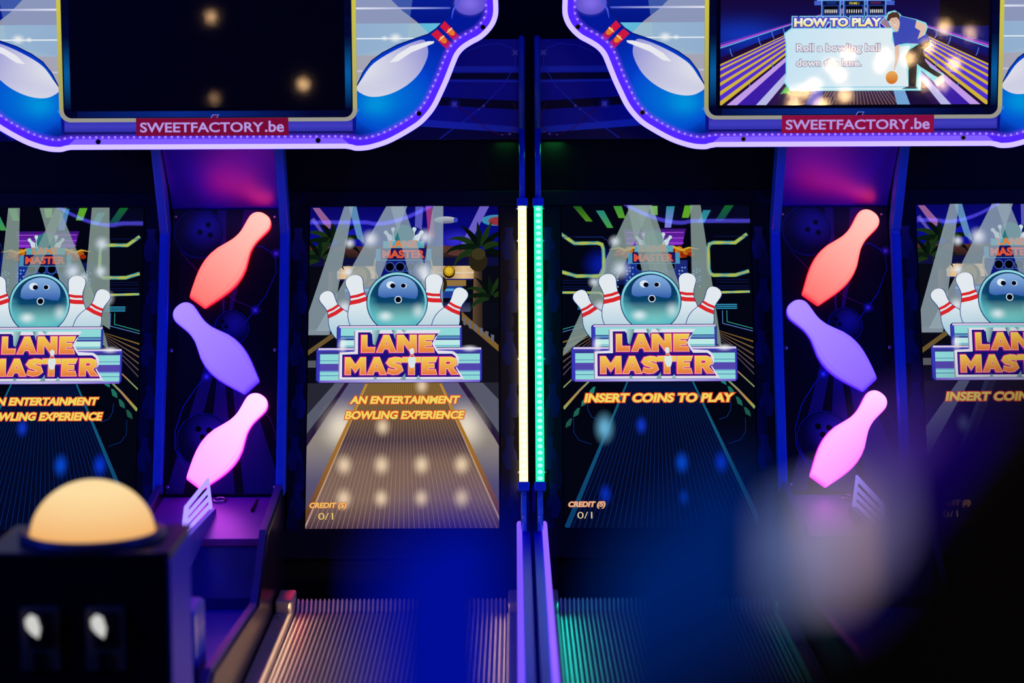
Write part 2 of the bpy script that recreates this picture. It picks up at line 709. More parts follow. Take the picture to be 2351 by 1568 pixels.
def logo(A):
    # skittles behind the ball
    def pinshade(x, y):
        return C(236, 244, 250) if y < 700 else mixc(C(236, 244, 250), C(176, 214, 230), (y - 700) / 70)
    A.pin((741, 676), (812, 800), pinshade, outline=C(20, 50, 130), hw=0.205)
    A.pin((807, 637), (848, 790), pinshade, outline=C(20, 50, 130), hw=0.215)
    A.pin((998, 635), (982, 790), pinshade, outline=C(20, 50, 130), hw=0.215)
    A.pin((1064, 669), (1000, 798), pinshade, outline=C(20, 50, 130), hw=0.205)
    cx, cy = 911, 700

    A.disc(cx, cy, 71, 71, C(8, 30, 90), 48)
    A.disc(cx, cy, 69, 69, lambda x, y: mixc(C(150, 225, 235), C(90, 190, 205), (y - 640) / 110), 48, 3)

    def ballc(x, y):
        d = math.hypot(x - cx - 4, (y - (cy - 16)) * 1.25) / 66.0
        t = (y - (cy - 62)) / 124
        base = mixc(C(6, 40, 92), C(10, 70, 110), t * 2) if t < 0.5 else mixc(C(10, 70, 110), C(150, 232, 222), (t - 0.5) / 0.42)
        return mixc(base, C(90, 190, 200), max(0, (d - 0.78)) * (1.6 if t > 0.4 else 0.3))
    A.disc(cx, cy, 64, 64, ballc, 48, 10)
    A.glow(884, 733, 26, 18, C(235, 250, 255), 0.85)
    A.glow(960, 722, 22, 26, C(235, 250, 255), 0.6)
    # cap
    pts = []
    for k in range(21):
        t = math.pi * k / 20
        pts.append((913 - 46 * math.cos(t), 676 - 37 * math.sin(t)))
    pts += [(958, 686), (954, 693), (940, 692), (926, 689), (913, 688), (898, 688), (882, 690), (872, 688), (867, 684)]
    A.poly(pts, lambda x, y: mixc(C(140, 185, 232), C(48, 96, 180), (y - 640) / 52))
    A.disc(896, 660, 10, 8.5, C(225, 240, 255), 24)
    A.disc(900.5, 662, 6, 5.5, C(2, 4, 20), 24)
    A.disc(926, 662, 7.5, 6.2, C(200, 220, 245), 24)
    A.disc(925, 662, 5.5, 5, C(2, 4, 20), 24)
    A.disc(913.5, 694.5, 8.6, 8.6, C(225, 240, 250), 24)
    A.disc(913.5, 694.5, 6.6, 6.6, C(2, 4, 20), 24)

    # stacked plaques
    def plaque(x0, y0, x1, y1, stripes):
        r = 5
        def rr(e):
            return [(x0 - e + r, y0 - e), (x1 + e - r, y0 - e), (x1 + e, y0 - e + r), (x1 + e, y1 + e - r), (x1 + e - r, y1 + e), (x0 - e + r, y1 + e), (x0 - e, y1 + e - r), (x0 - e, y0 - e + r)]
        A.poly(rr(1.5), C(18, 24, 110))
        A.poly(rr(0), lambda x, y: C(60, 60, 190))
        A.nl()
        for a, b, c in stripes:
            A.rect(x0 + 8, a, x1 - 4, b, c, nl=False)
        A.rect(x0 + 4, y0, x1 - 1, y0 + 4.5, C(222, 205, 235))
    AQ, AQL, DB, VI = C(150, 226, 226), C(196, 245, 240), C(24, 38, 120), C(88, 74, 180)
    plaque(774, 755, 1060, 826, [(760, 778, AQ), (778, 779.5, DB), (779.5, 785, C(90, 150, 200)), (785, 788, C(60, 50, 150)), (788, 800, AQL), (800, 802, C(110, 180, 210)), (802, 812, AQ), (812, 826, AQL)])
    plaque(727, 806, 1106, 884, [(814, 820, C(60, 60, 150)), (820, 834, AQ), (834, 836, C(100, 160, 200)), (836, 842, AQ), (842, 858, VI), (858, 861, C(110, 160, 215)), (861, 868, AQ), (868, 870, C(90, 150, 190)), (870, 880, AQ)])
    A.rect(734, 880, 1102, 885, lambda x, y: mixc(C(120, 90, 215), C(205, 190, 250), 1 - abs(x - 915) / 190), nx=8)
    A.glow(786, 800, 14, 22, C(250, 252, 255), 0.8)
    A.glow(1078, 808, 24, 10, C(250, 252, 255), 0.8)
    # white cut-out plate, navy inner plate
    wl = [(815, 765), (852, 765), (852, 769), (858, 800), (869, 771), (872, 765), (900, 765), (904, 772), (912, 797), (911, 765), (924, 765), (928, 769), (938, 765), (1012, 765), (1005, 776), (996, 796), (1005, 812), (1040, 814), (1049, 820),
          (1054, 830), (1053, 844), (1048, 850), (1066, 878), (966, 878), (961, 869), (956, 878), (931, 878), (918, 876), (908, 884), (930, 862), (922, 878), (868, 878), (862, 870), (858, 878), (780, 878), (780, 816), (815, 814)]
    wl = [(815, 765), (1012, 765), (1005, 776), (996, 796), (1005, 812), (1040, 814), (1049, 820), (1054, 830), (1053, 844), (1048, 850), (1066, 878), (780, 878), (780, 816), (815, 814)]
    A.poly([(p[0] - 2.5, p[1] + 1.5) for p in wl], C(150, 150, 185))
    A.poly(wl, C(238, 232, 246))
    nv = [(822, 770), (851, 770), (851, 773), (1007, 773), (999, 783), (992, 797), (1000, 812), (1006, 820), (1038, 820), (1046, 826), (1048, 836), (1043, 846), (1058, 873), (786, 873), (786, 821), (822, 820)]
    A.poly(nv, lambda x, y: mixc(C(22, 18, 120), C(30, 20, 130), (x - 780) / 270))
    # chips between the letters
    for p in ([(853, 765), (872, 765), (862, 801), (856, 797)], [(899, 765), (912, 765), (912, 797)], [(921, 764), (936, 764), (928, 773)], [(857, 879), (868, 879), (862, 870)], [(918, 880), (932, 880), (931, 864)], [(955, 879), (967, 879), (961, 869)]):
        A.poly(p, lambda x, y: mixc(C(190, 235, 235), C(20, 50, 90), (x % 12) / 12))
    def tg(y0, y1):
        def f(x, y):
            t = (y - y0) / (y1 - y0)
            return mixc(C(252, 214, 84), C(240, 118, 66), t)
        return f
    word(A, (('L', 830, 861), ('A', 865, 909), ('N', 912, 956), ('E', 962, 998)), 777, 816, tg(777, 816))
    word(A, (('M', 793, 840), ('A', 844, 887), ('S', 887, 926), ('T', 925, 966), ('E', 969, 1004), ('R', 1010, 1052)), 828, 867, tg(828, 867))


GL = {'L': (.85, [(0, 0), (.34, 0), (.34, .72), (.85, .72), (.80, 1), (0, 1)], None),
      'A': (1.08, [(.39, 0), (.69, 0), (1.08, 1), (.73, 1), (.66, .80), (.41, .80), (.34, 1), (0, 1)], [(.47, .58), (.60, .58), (.54, .34)]),
      'N': (.98, [(0, 0), (.32, 0), (.66, .5), (.66, 0), (.98, 0), (.98, 1), (.68, 1), (.32, .46), (.32, 1), (0, 1)], None),
      'E': (.88, [(0, 0), (.88, 0), (.78, .27), (.34, .27), (.34, .38), (.70, .38), (.70, .62), (.34, .62), (.34, .73), (.78, .73), (.85, 1), (0, 1)], None),
      'M': (1.2, [(0, 0), (.3, 0), (.6, .45), (.9, 0), (1.2, 0), (1.2, 1), (.88, 1), (.88, .5), (.6, .88), (.32, .5), (.32, 1), (0, 1)], None),
      'T': (1.0, [(0, 0), (1, 0), (1, .28), (.66, .28), (.66, 1), (.34, 1), (.34, .28), (0, .28)], None),
      'R': (.98, [(0, 0), (.62, 0), (.82, .08), (.9, .28), (.86, .48), (.70, .60), (.98, 1), (.62, 1), (.42, .66), (.32, .66), (.32, 1), (0, 1)], [(.32, .24), (.52, .24), (.60, .32), (.52, .42), (.32, .42)]),
      'S': (.95, [(.90, .24), (.72, .15), (.48, .13), (.24, .19), (.17, .31), (.27, .42), (.52, .49), (.74, .58), (.79, .72), (.64, .84), (.38, .87), (.06, .78)], 'stroke')}


def word(A, letters, y0, y1, fill):
    H = y1 - y0
    for g, dx, dy, col in ((6.4, -1.2, 1.2, C(110, 24, 140)), (4.6, -.8, -.6, C(214, 30, 120)), (1.9, 0, 0, C(255, 228, 196)), (0, 0, 0, fill)):
        A.nl()
        lay = A.L
        for ch, x0, x1 in letters:
            w_, pts, hole = GL[ch]
            def q(P):
                return [(x0 + p[0] / w_ * (x1 - x0) + dx, y0 + p[1] * H + dy) for p in P]
            P = q(pts)
            if hole == 'stroke':
                A.line(P, H * .27 + g, col, nl=False)
                continue
            A.poly(P, col, nl=False, holes=[q(hole)] if hole and g < 3 else None)
            if g:
                A.line(P, g, col, nl=False, closed=True)
                if hole and g < 3:
                    A.line(q(hole), g * .8, col, nl=False, closed=True)


def small_logo(A, x, y, k, a):
    def q(c):
        return (*c[:3], a)
    for dx in (-44, -26, 26, 44):
        A.pin((x + dx * k * 1.1, y - 54 * k + abs(dx) * 0.5 * k), (x + dx * 0.5 * k, y), q(C(210, 225, 240)), bands=False, outline=q(C(20, 60, 90)), hw=0.2)
    A.disc(x, y - 22 * k, 26 * k, 26 * k, q(C(40, 120, 130)), 24)
    A.rect(x - 52 * k, y - 6 * k, x + 52 * k, y + 20 * k, q(C(90, 170, 190)))
    A.rect(x - 70 * k, y + 14 * k, x + 70 * k, y + 44 * k, q(C(80, 150, 190)))
    A.rect(x - 58 * k, y + 12 * k, x + 58 * k, y + 42 * k, q(C(30, 20, 90)))
    A.text('LANE', x - 36 * k, y - 8 * k, x + 34 * k, y + 11 * k, q(C(230, 130, 60)), 0.05)
    A.text('MASTER', x - 54 * k, y + 17 * k, x + 54 * k, y + 38 * k, q(C(225, 90, 60)), 0.05)


def caption(A, lines):
    for s, x0, y0, x1, y1 in lines:
        A.text(s, x0, y0, x1, y1, C(232, 74, 40), 0.045, 0.22, grow=0.07)
        A.text(s, x0, y0, x1, y1, C(250, 222, 100), 0.045, 0.22)


def credit(A, tint):
    A.text('CREDIT (S)', 715, 1156, 801, 1168, C(214, 100, 60), 0.03, 0.2, grow=0.06, ref='CREDIT')
    A.text('CREDIT (S)', 715, 1156, 801, 1168, tint, 0.03, 0.2, ref='CREDIT')
    A.text('0/1', 736, 1179, 770, 1194, tint, 0.0)


def frond(A, x, y, ang, L, droop, col, w0):
    pts, ws = [], []
    for i in range(9):
        t = i / 8
        a = ang + droop * t * t
        x += math.cos(a) * L / 8
        y += math.sin(a) * L / 8
        pts.append((x, y))
        ws.append(w0 * (0.35 + 1.1 * math.sin(math.pi * min(1, t * 0.9 + 0.12))) * (1 - 0.55 * t))
    ws[-1] = 0.5
    A.line(pts, ws, col)


def tropical(A, dim=0):
    A.rect(SX0, SY0, SX1, SY1, C(8, 9, 20))
    A.rect(SX0, SY0, SX1, 580, lambda x, y: mixc(C(6, 4, 96), C(10, 14, 150), (y - 475) / 100), nx=1, ny=2)
    A.glow(1050, 556, 60, 34, C(60, 50, 230), 0.8)
    A.glow(800, 540, 80, 40, C(30, 30, 200), 0.6)
    # distant searchlights
    for q, c in (([(712, 477), (728, 477), (762, 518), (748, 530)], C(150, 96, 150)), ([(708, 505), (716, 500), (742, 540), (741, 548)], C(90, 80, 170)), ([(1102, 475), (1124, 475), (1076, 568), (1057, 568)], C(110, 96, 205)), ([(976, 475), (991, 475), (998, 550), (982, 545)], C(150, 60, 130)), ([(952, 475), (970, 475), (967, 530), (951, 522)], C(90, 90, 190))):
        A.poly(q, c)
    # airship, rocket
    A.disc(1022, 507, 27, 8.5, lambda x, y: mixc(C(190, 195, 205), C(90, 95, 130), (y - 500) / 16), 24, 3)
    A.disc(1046, 507, 5, 6, C(50, 70, 190), 16)
    A.disc(1140, 508, 34, 13, C(60, 140, 180), 24)
    A.disc(1144, 510, 22, 10, C(150, 50, 60), 24)
    # buildings
    A.rect(SX0, 568, 1092, 595, lambda x, y: mixc(C(84, 50, 44), C(40, 24, 28), (y - 568) / 26))
    A.poly([(1017, 566), (1034, 570), (1060, 568), (1092, 570), (1092, 588), (1066, 594), (1034, 590), (1017, 582)], C(88, 54, 46))
    A.rect(SX0, 595, 1145, 615, C(14, 14, 60))
    A.rect(760, 615, 1092, 645, lambda x, y: mixc(C(178, 140, 84), C(236, 200, 150), 0.5 + 0.5 * math.sin(x * 0.09)), nx=24)
    A.rect(760, 629, 1092, 632, C(230, 214, 190))
    A.rect(760, 645, 1085, 648, C(30, 30, 120))
    A.rect(790, 648, 1070, 662, C(150, 116, 60))
    A.rect(790, 662, 1062, 690, C(30, 60, 150))
    A.rect(790, 668, 1062, 674, C(90, 170, 220))
    A.rect(860, 600, 990, 700, C(14, 20, 120))
    A.rect(707, 700, 1145, 760, C(10, 12, 24))
    A.rect(990, 700, 1080, 722, lambda x, y: mixc(C(20, 26, 60), C(70, 76, 110), (y - 700) / 22))
    A.disc(1030.5, 629, 14, 15, C(30, 22, 14), 24)
    A.disc(1030.5, 627, 12, 12, C(196, 148, 20), 24)
    A.disc(1030.5, 626, 8, 8, C(230, 190, 50), 24)
    A.disc(826, 640, 24, 26, C(120, 104, 50), 24)
    A.disc(824, 638, 17, 20, C(160, 140, 70), 24)
    A.disc(1012, 658, 14, 20, C(40, 32, 10), 24)
    A.disc(1008, 656, 10, 16, C(190, 150, 40), 24)
    for x in (893, 917, 941, 965):
        A.disc(x, 617, 11.5, 11.5, C(70, 100, 180), 24)
        A.disc(x, 617, 9.6, 9.6, C(3, 3, 16), 24)
    for x in (905, 929):
        A.disc(x, 637, 11, 11, C(70, 100, 180), 24)
        A.disc(x, 637, 9.4, 9.4, C(3, 3, 16), 24)
    for x0, x1 in ((866, 877), (982, 993)):
        A.line([(x0, 645), (x0 - 2 * (1 if x0 < 900 else -1) * 5, 620), (x0 - (6 if x0 < 900 else -6), 598), ((x1 if x0 < 900 else x0), 590)], 4, C(180, 170, 110))
    small_logo(A, 925, 562, 0.92, 1)
    # palms
    for tx, s in ((1098, 1), (762, -1)):
        A.poly([(tx - 9, 590), (tx + 9, 590), (tx + 10, 762), (tx - 13, 762)], lambda x, y: mixc(C(150, 116, 84), C(50, 38, 30), abs(x - tx + 4) / 12))
        A.disc(tx, 605, 22, 24, C(40, 34, 20), 20)
    G1, G2, G3 = C(10, 26, 14), C(26, 50, 22), C(6, 14, 12)
    for cx_, cy_, sc in ((1105, 578, 1.0), (765, 560, 0.9), (1130, 690, 0.8), (735, 600, 0.8)):
        for i, (a, L, d) in enumerate(((-2.9, 70, -1.1), (-2.5, 66, -1.0), (-2.1, 60, -0.5), (-1.7, 52, 0), (-1.3, 56, .3), (-0.9, 60, 0.8), (-0.4, 66, 1.0), (-3.3, 62, -1.2), (0.1, 60, 1.0), (-2.7, 44, -1.5), (-0.6, 44, 1.5))):
            frond(A, cx_, cy_, a, L * sc * 1.15, d, (G1, G2, G3)[i % 3], 12 * sc)
    A.disc(1099, 588, 16, 14, C(60, 54, 30), 16)
    # street, kerb and barrier
    A.poly([(1060, 722), (1145, 800), (1145, 815), (1060, 742)], C(130, 96, 44))
    A.poly([(1060, 742), (1145, 815), (1145, 886), (1060, 886)], C(18, 17, 26))
    for i in range(6):
        A.poly([(1062 + i * 13, 735 + i * 8), (1070 + i * 13, 737 + i * 8), (1069 + i * 13, 755 + i * 8), (1064 + i * 13, 752 + i * 8)], C(100, 104, 120))
    A.poly([(707, 810), (775, 762), (775, 775), (707, 822)], C(110, 88, 50))
    A.rect(707, 762, 752, 776, C(70, 74, 88))
    A.rect(707, 834, 730, 850, C(90, 92, 100))
    # beams
    BC = (*C(164, 184, 196)[:3], 0.56)
    BB = (*C(120, 180, 220)[:3], 0.6)
    A.poly([(796, 475), (814.5, 475), (835, 564), (817, 550)], BB)
    A.poly([(786, 475), (807, 475), (756, 775), (690, 775)], BC)
    A.poly([(884, 475), (933, 475), (826, 766), (724, 766)], BC)
    A.poly([(894, 475), (925, 475), (1027, 766), (975, 766)], (*BC[:3], 0.5))
    A.poly([(993, 475), (1017, 475), (1017, 766), (952, 766)], BC)
    for x, y, r in ((848, 552, 26), (800, 562, 16), (975, 548, 24), (972, 628, 26), (797, 628, 16), (790, 712, 24), (975, 640, 16)):
        A.glow(x, y, r, r, C(240, 246, 255), 0.8)
    if dim:
        A.rect(707, 886, 1145, 1214, lambda x, y: mixc(C(26, 22, 36), C(10, 9, 24), (y - 886) / 160), ny=4)
        A.poly([(707, 990), (786, 886), (812, 886), (707, 1060)], C(92, 96, 124))
        A.poly([(770, 1060), (846, 886), (872, 886), (800, 1060)], C(50, 52, 84))
        A.glow(793, 985, 22, 30, C(110, 120, 170), 0.6)
        A.poly([(856, 886), (1002, 886), (1145, 1202), (1145, 1214), (712, 1214)], (*C(36, 26, 30)[:3], 0.6))
        return
    # lower half: lane in front of the player
    def side(x, y):
        t = (y - 886) / 328
        d = abs(x - 926) / 220
        c = mixc(C(96, 92, 128), C(150, 140, 130), max(0, 1 - abs(t - 0.38) * 3.2))
        return mixc(c, C(84, 66, 92), max(0, t - 0.5) * 1.6)
    A.rect(707, 886, 1145, 1214, C(40, 40, 54))
    A.poly([(707, 958), (770, 886), (795, 886), (707, 1000)], C(92, 94, 112))
    A.poly([(1145, 925), (1108, 886), (1066, 886), (1145, 1000)], C(92, 94, 112))
    A.poly([(707, 1010), (792, 886), (812, 886), (707, 1060)], C(44, 26, 62))
    A.poly([(1145, 1010), (1064, 886), (1044, 886), (1145, 1060)], C(44, 26, 62))
    A.nl()
    for i in range(16):
        t0, t1 = i / 16, (i + 1) / 16
        ya, yb = 886 + t0 * 328, 886 + t1 * 328
        def xl(y): return 841 - (y - 888) * 0.446
        def xr(y): return 1013 + (y - 888) * 0.463
        def ol(y): return max(707, 802 - (y - 886) * 0.66)
        def orr(y): return min(1145, 1052 + (y - 886) * 0.66)
        for q in ([(ol(ya), ya), (xl(ya), ya), (xl(yb), yb), (ol(yb), yb)], [(xr(ya), ya), (orr(ya), ya), (orr(yb), yb), (xr(yb), yb)]):
            if q[0][0] >= q[1][0] and q[3][0] >= q[2][0]:
                continue
            A.poly(q, side, nl=False)
    A.glow(785, 985, 60, 70, C(250, 236, 214), 0.85, rot=0.3)
    A.glow(1070, 985, 60, 70, C(250, 236, 214), 0.85, rot=-0.3)
    def lanec(x, y):
        t = (y - 888) / 326
        stops = [(0, C(128, 96, 40)), (0.18, C(120, 90, 52)), (0.4, C(78, 58, 70)), (0.55, C(128, 100, 88)), (0.8, C(132, 104, 92)), (1.0, C(78, 52, 70))]
        for (a, ca), (b, cb) in zip(stops, stops[1:]):
            if t <= b:
                return mixc(ca, cb, (t - a) / (b - a))
        return stops[-1][1]
    A.nl()
    for i in range(20):
        ya, yb = 886 + i * 16.4, 886 + (i + 1) * 16.4
        A.poly([(841 - (ya - 888) * .446, ya), (1013 + (ya - 888) * .463, ya), (1013 + (yb - 888) * .463, yb), (841 - (yb - 888) * .446, yb)], lanec, nl=False)
    A.nl()
    for i in range(1, 40):
        a = i / 40
        xa, xb = 841 + 172 * a, 695.6 + (1164 - 695.6) * a
        A.line([(xa, 888), (xb, 1214)], [0.5, 1.5], (*C(196, 168, 150)[:3], 0.42), nl=False)
    for p, q in (((841, 888), (695.6, 1214)), ((1013, 888), (1164, 1214))):
        A.line([p, q], [3, 13], lambda x, y: mixc(C(204, 140, 40), C(88, 50, 50), (y - 900) / 240))
        s = 1 if p[0] < 900 else -1
        A.line([(p[0] + 3 * s, p[1]), (q[0] + 9 * s, q[1])], [1, 3], lambda x, y: mixc(C(230, 180, 90), C(190, 160, 150), (y - 900) / 200))
    for x, y, r in ((793, 1072, 1), (878, 1072, 1), (969, 1072, 1), (1060, 1072, 1), (793, 1147, 1), (878, 1147, .9), (969, 1147, .9), (1060, 1147, 1), (880, 985, .9), (969, 893, .8)):
        A.glow(x, y, 26 * r, 32 * r, C(252, 222, 186), 0.85)


def neon_room(A, variant=0):
    bg = C(3, 5, 20)
    A.rect(SX0, SY0, SX1, SY1, bg)
    def X(z): return (z / 5.111) + 1280 - 585
    def Y(z): return (z / 5.111) + 460 + 5
    A.glow(X(520), Y(760), 50, 46, C(10, 30, 170), 0.9)
    # ceiling lamps
    for q, c1, c2 in (([(195, 55), (290, 55), (430, 240), (350, 240)], C(20, 90, 30), C(90, 150, 30)), ([(470, 108), (565, 108), (675, 318), (602, 318)], C(20, 130, 140), C(70, 160, 70)), ([(678, 55), (778, 55), (822, 200), (740, 200)], C(60, 150, 60), C(100, 170, 30)),
                      ([(1110, 55), (1205, 55), (1205, 165), (1130, 165)], C(120, 190, 90), C(110, 160, 50)), ([(1312, 60), (1412, 60), (1362, 318), (1285, 318)], C(30, 140, 150), C(130, 130, 230)), ([(1530, 52), (1625, 52), (1575, 200), (1492, 200)], C(90, 170, 40), C(110, 170, 20)),
                      ([(1750, 108), (1842, 108), (1760, 260), (1680, 260)], C(40, 130, 140), C(50, 150, 170)), ([(2010, 52), (2115, 52), (1985, 240), (1888, 240)], C(20, 100, 40), C(20, 60, 80))):
        A.poly([(X(a), Y(b)) for a, b in q], (lambda ca, cb: (lambda x, y: mixc(ca, cb, (y - 475) / 45)))(c1, c2))
    # violet backdrop, flames, machine
    A.poly([(X(785), Y(330)), (X(1540), Y(330)), (X(1490), Y(530)), (X(835), Y(530))], lambda x, y: mixc(C(60, 20, 120), C(130, 40, 200), (y - 530) / 40))
    for k, yy in enumerate((372, 440, 500)):
        A.rect(X(820), Y(yy), X(1510), Y(yy + 8), C(190, 90, 240))
    for s, x0 in ((1, 1370), (-1, 940)):
        for i in range(9):
            x = x0 + s * (i * 28)
            A.disc(X(x), Y(620 + 22 * math.sin(i * 1.7)), 11 - i * 0.4, 15 - i * 1.2, mixc(C(200, 120, 30), C(150, 40, 10), (i % 3) / 2), 16)
        A.line([(X(x0), Y(545)), (X(x0 + s * 120), Y(590)), (X(x0 + s * 200), Y(560)), (X(x0 + s * 320), Y(580))], [6, 5, 4, 1], C(220, 170, 50))
    A.rect(X(620), Y(710), X(1740), Y(1000), C(14, 26, 84))
    A.rect(X(800), Y(712), X(1555), Y(1000), lambda x, y: mixc(C(20, 50, 150), C(30, 40, 120), (x - X(800)) / 150))
    A.rect(X(1548), Y(712), X(1586), Y(1100), C(2, 3, 10))
    A.nl()
    for bx in (650, 830, 1450, 1620):
        for i in range(3):
            for j in range(6):
                if (i + j) % 3:
                    A.disc(X(bx + i * 34), Y(800 + j * 38 + (i * 18 if bx in (650, 1620) else 0)), 2.1, 2.1, C(120, 170, 230), 8, nl=False)
    for x in (990, 1110, 1230, 1352):
        A.disc(X(x), Y(787), 11, 11, C(50, 90, 180), 24)
        A.disc(X(x), Y(787), 9.5, 9.5, C(2, 3, 12), 24)
    for x in (1050, 1170, 1290):
        A.disc(X(x), Y(880), 11, 11, C(50, 90, 180), 24)
        A.disc(X(x), Y(880), 9.5, 9.5, C(2, 3, 12), 24)
    small_logo(A, X(1150), Y(560), 0.86, 1)
    # neon wall frames
    def nl_(pts, w1=8.5):
        P = [(X(a), Y(b)) for a, b in pts]
        A.line(P, w1, lambda x, y: mixc(C(50, 150, 170), C(150, 190, 90), 0.5 + 0.5 * math.sin(x * 0.16 + y * 0.1)))
        A.line([(p[0], p[1]) for p in P], 2.2, C(216, 196, 60))
    def dense(pts, n=6):
        out = []
        for (a, b), (c, d) in zip(pts, pts[1:]):
            for i in range(n):
                out.append((a + (c - a) * i / n, b + (d - b) * i / n))
        return out + [pts[-1]]
    nl_(dense([(50, 392), (210, 505), (490, 503), (535, 520), (552, 570), (556, 820), (535, 875), (490, 897), (230, 897), (50, 845)]))
    nl_(dense([(2264, 400), (2118, 505), (1860, 503), (1812, 520), (1796, 570), (1798, 820), (1815, 872), (1850, 893), (2115, 893), (2275, 843)]))
    nl_(dense([(50, 1092), (500, 1097), (545, 1120), (560, 1180)]), 6)
    nl_(dense([(1860, 1100), (2278, 1090)]), 6)
    for yy in (425, 945, 975, 1020, 1045):
        for a, b in ((60, 480), (1880, 2270)):
            A.rect(X(a), Y(yy), X(b), Y(yy + 7), C(14, 26, 84))
    A.line([(X(220), Y(430)), (X(540), Y(430)), (X(610), Y(480)), (X(632), Y(560)), (X(636), Y(660))], 2, C(20, 40, 110))
    # benches and tables
    for s in (0, 1):
        def q(x): return x if s == 0 else 1852 - x
        for k in range(3):
            A.rect(min(q(742), q(790)), 707 + k * 4.5, max(q(742), q(790)), 709.5 + k * 4.5, C(50, 150, 190))
        A.line([(q(776), 722), (q(776), 752), (q(707), 770)], 1.6, C(90, 130, 200))
        A.line([(q(766), 722), (q(766), 748), (q(707), 764)], 1.6, C(50, 160, 140))
        # boards running to the vanishing point
        A.nl()
        for k in range(6):
            y0 = 792 + k * 15
            A.poly([(q(786), 768 + k * 3.5), (q(786), 769.5 + k * 3.5), (q(707), y0 + 4), (q(707), y0)], mixc(C(120, 92, 44), C(70, 60, 90), k / 6), nl=False)
        # rainbow rails
        def rb(x, y):
            t = abs((y - 890) / 70)
            st = [C(90, 180, 110), C(190, 90, 90), C(170, 170, 70), C(60, 170, 120)]
            i = min(2, int(t * 3))
            return mixc(st[i], st[i + 1], t * 3 - i)
        A.line([(q(745), 862), (q(726), 880), (q(707), 898)], 3.2, rb)
        A.line([(q(766), 884), (q(745), 904), (q(725), 926), (q(707), 946)], [4, 5, 6, 7], rb)
        for k in range(4):
            x, y = 775 - k * 18, 906 + k * 24
            if s == 1:
                y -= 24
                x += 6
            A.poly([(q(x - 8), y), (q(x), y - 9), (q(x + 6), y - 10), (q(x + 2), y + 6), (q(x - 10), y + 12)], C(30, 130 - 14 * k, 110 - 12 * k))
        A.line([(q(762), 930), (q(763), 950), (q(772), 966), (q(790), 972)], 1.4, C(16, 50, 120))
        A.line([(q(730), 968), (q(730), 1000), (q(742), 1018), (q(770), 1027)], 1.4, C(12, 40, 110))
    # beams
    BC = (*C(150, 172, 166)[:3], 0.62)
    if variant == 0:
        bl = [([(868, 475), (917, 475), (780, 766), (700, 830)], 1), ([(860, 475), (918, 475), (1010, 766), (920, 766)], 1), ([(883, 475), (903, 475), (980, 720), (925, 720)], .7), ([(1007, 475), (1031, 475), (1072, 806), (1007, 760)], 1)]
        gl = ((842, 625, 28), (795, 712, 22), (830, 560, 18), (780, 655, 16))
    else:
        bl = [([(829, 475), (856, 475), (862, 740), (812, 740)], 1), ([(902, 475), (948, 475), (1012, 620), (1040, 690), (1075, 806), (985, 740)], 1), ([(940, 475), (966, 475), (872, 700), (850, 690)], .8), ([(1024, 475), (1065, 475), (1076, 760), (1012, 720)], 1)]
        gl = ((1050, 560, 22), (1050, 625, 20), (985, 625, 26), (1066, 688, 22), (1010, 640, 16))
    for q, k in bl:
        A.poly(q, (*BC[:3], BC[3] * k))
    for x, y, r in gl:
        A.glow(x, y, r, r, C(226, 236, 250), 0.8)
    # lane
    def lanec(x, y):
        return mixc(C(4, 12, 44), C(2, 8, 40), (y - 886) / 300)
    A.poly([(856, 886), (1002, 886), (1145, 1202), (1145, 1214), (712, 1214)], lanec)
    A.nl()
    for i in range(1, 34):
        a = i / 34
        A.line([(856 + 146 * a, 890), (712 + 440 * a, 1214)], [0.5, 1.2], (*C(16, 60, 150)[:3], 0.55), nl=False)
    A.line([(854, 886), (712, 1214)], [4, 12], lambda x, y: mixc(C(20, 96, 130), C(10, 60, 110), (y - 900) / 200))
    A.line([(1004, 886), (1152, 1214)], [4, 12], lambda x, y: mixc(C(20, 96, 130), C(10, 60, 110), (y - 900) / 200))
    for x, y, r, c in ((800, 990, 1.3, C(120, 200, 240)), (884, 985, .8, C(20, 60, 220)), (975, 1070, 1, C(10, 80, 230)), (1064, 1070, 1, C(10, 60, 230)), (800, 1140, .9, C(10, 50, 200)), (978, 1148, .8, C(10, 60, 200))):
        A.glow(x, y, 22 * r, 34 * r, c, 0.8)


PW, PU0 = 0.539, 0.239                      # screen width, distance of its inner edge from the centre line
V_BOT, V_TOP = sv(1214), sv(475)


def screen_map(x_left):
    def f(x, y, wd):
        return S(x_left + (x - SX0) / (SX1 - SX0) * PW, V_BOT + (SY1 - y) / (SY1 - SY0) * (V_TOP - V_BOT), 0.002 + wd)
    return f


# ================================================================== setting
MBk = MB
m = MB(); m.box(-4, 4, -8, 8.2, -0.1, 0.0)
m.build('floor', principled('dark_floor', (0.012, 0.010, 0.016), 0.4, noise=0.5, scale=6), kind='structure')
m = MB(); m.box(-4, 4, 8.0, 8.2, 0.0, 3.6)
m.build('wall_back', principled('dark_wall', (0.004, 0.004, 0.007), 0.8, noise=0.4, scale=5), kind='structure')
m = MB(); m.box(-4, 4, -8, 8.2, 3.6, 3.7)
m.build('ceiling', principled('dark_ceiling', (0.004, 0.004, 0.006), 0.8, noise=0.4, scale=5), kind='structure')

# ================================================================== the bowling machine
Y_SB = S(0, sv(1137)).y                       # depth of the board's foot
XR = 0.171                                    # half spacing of the column rails


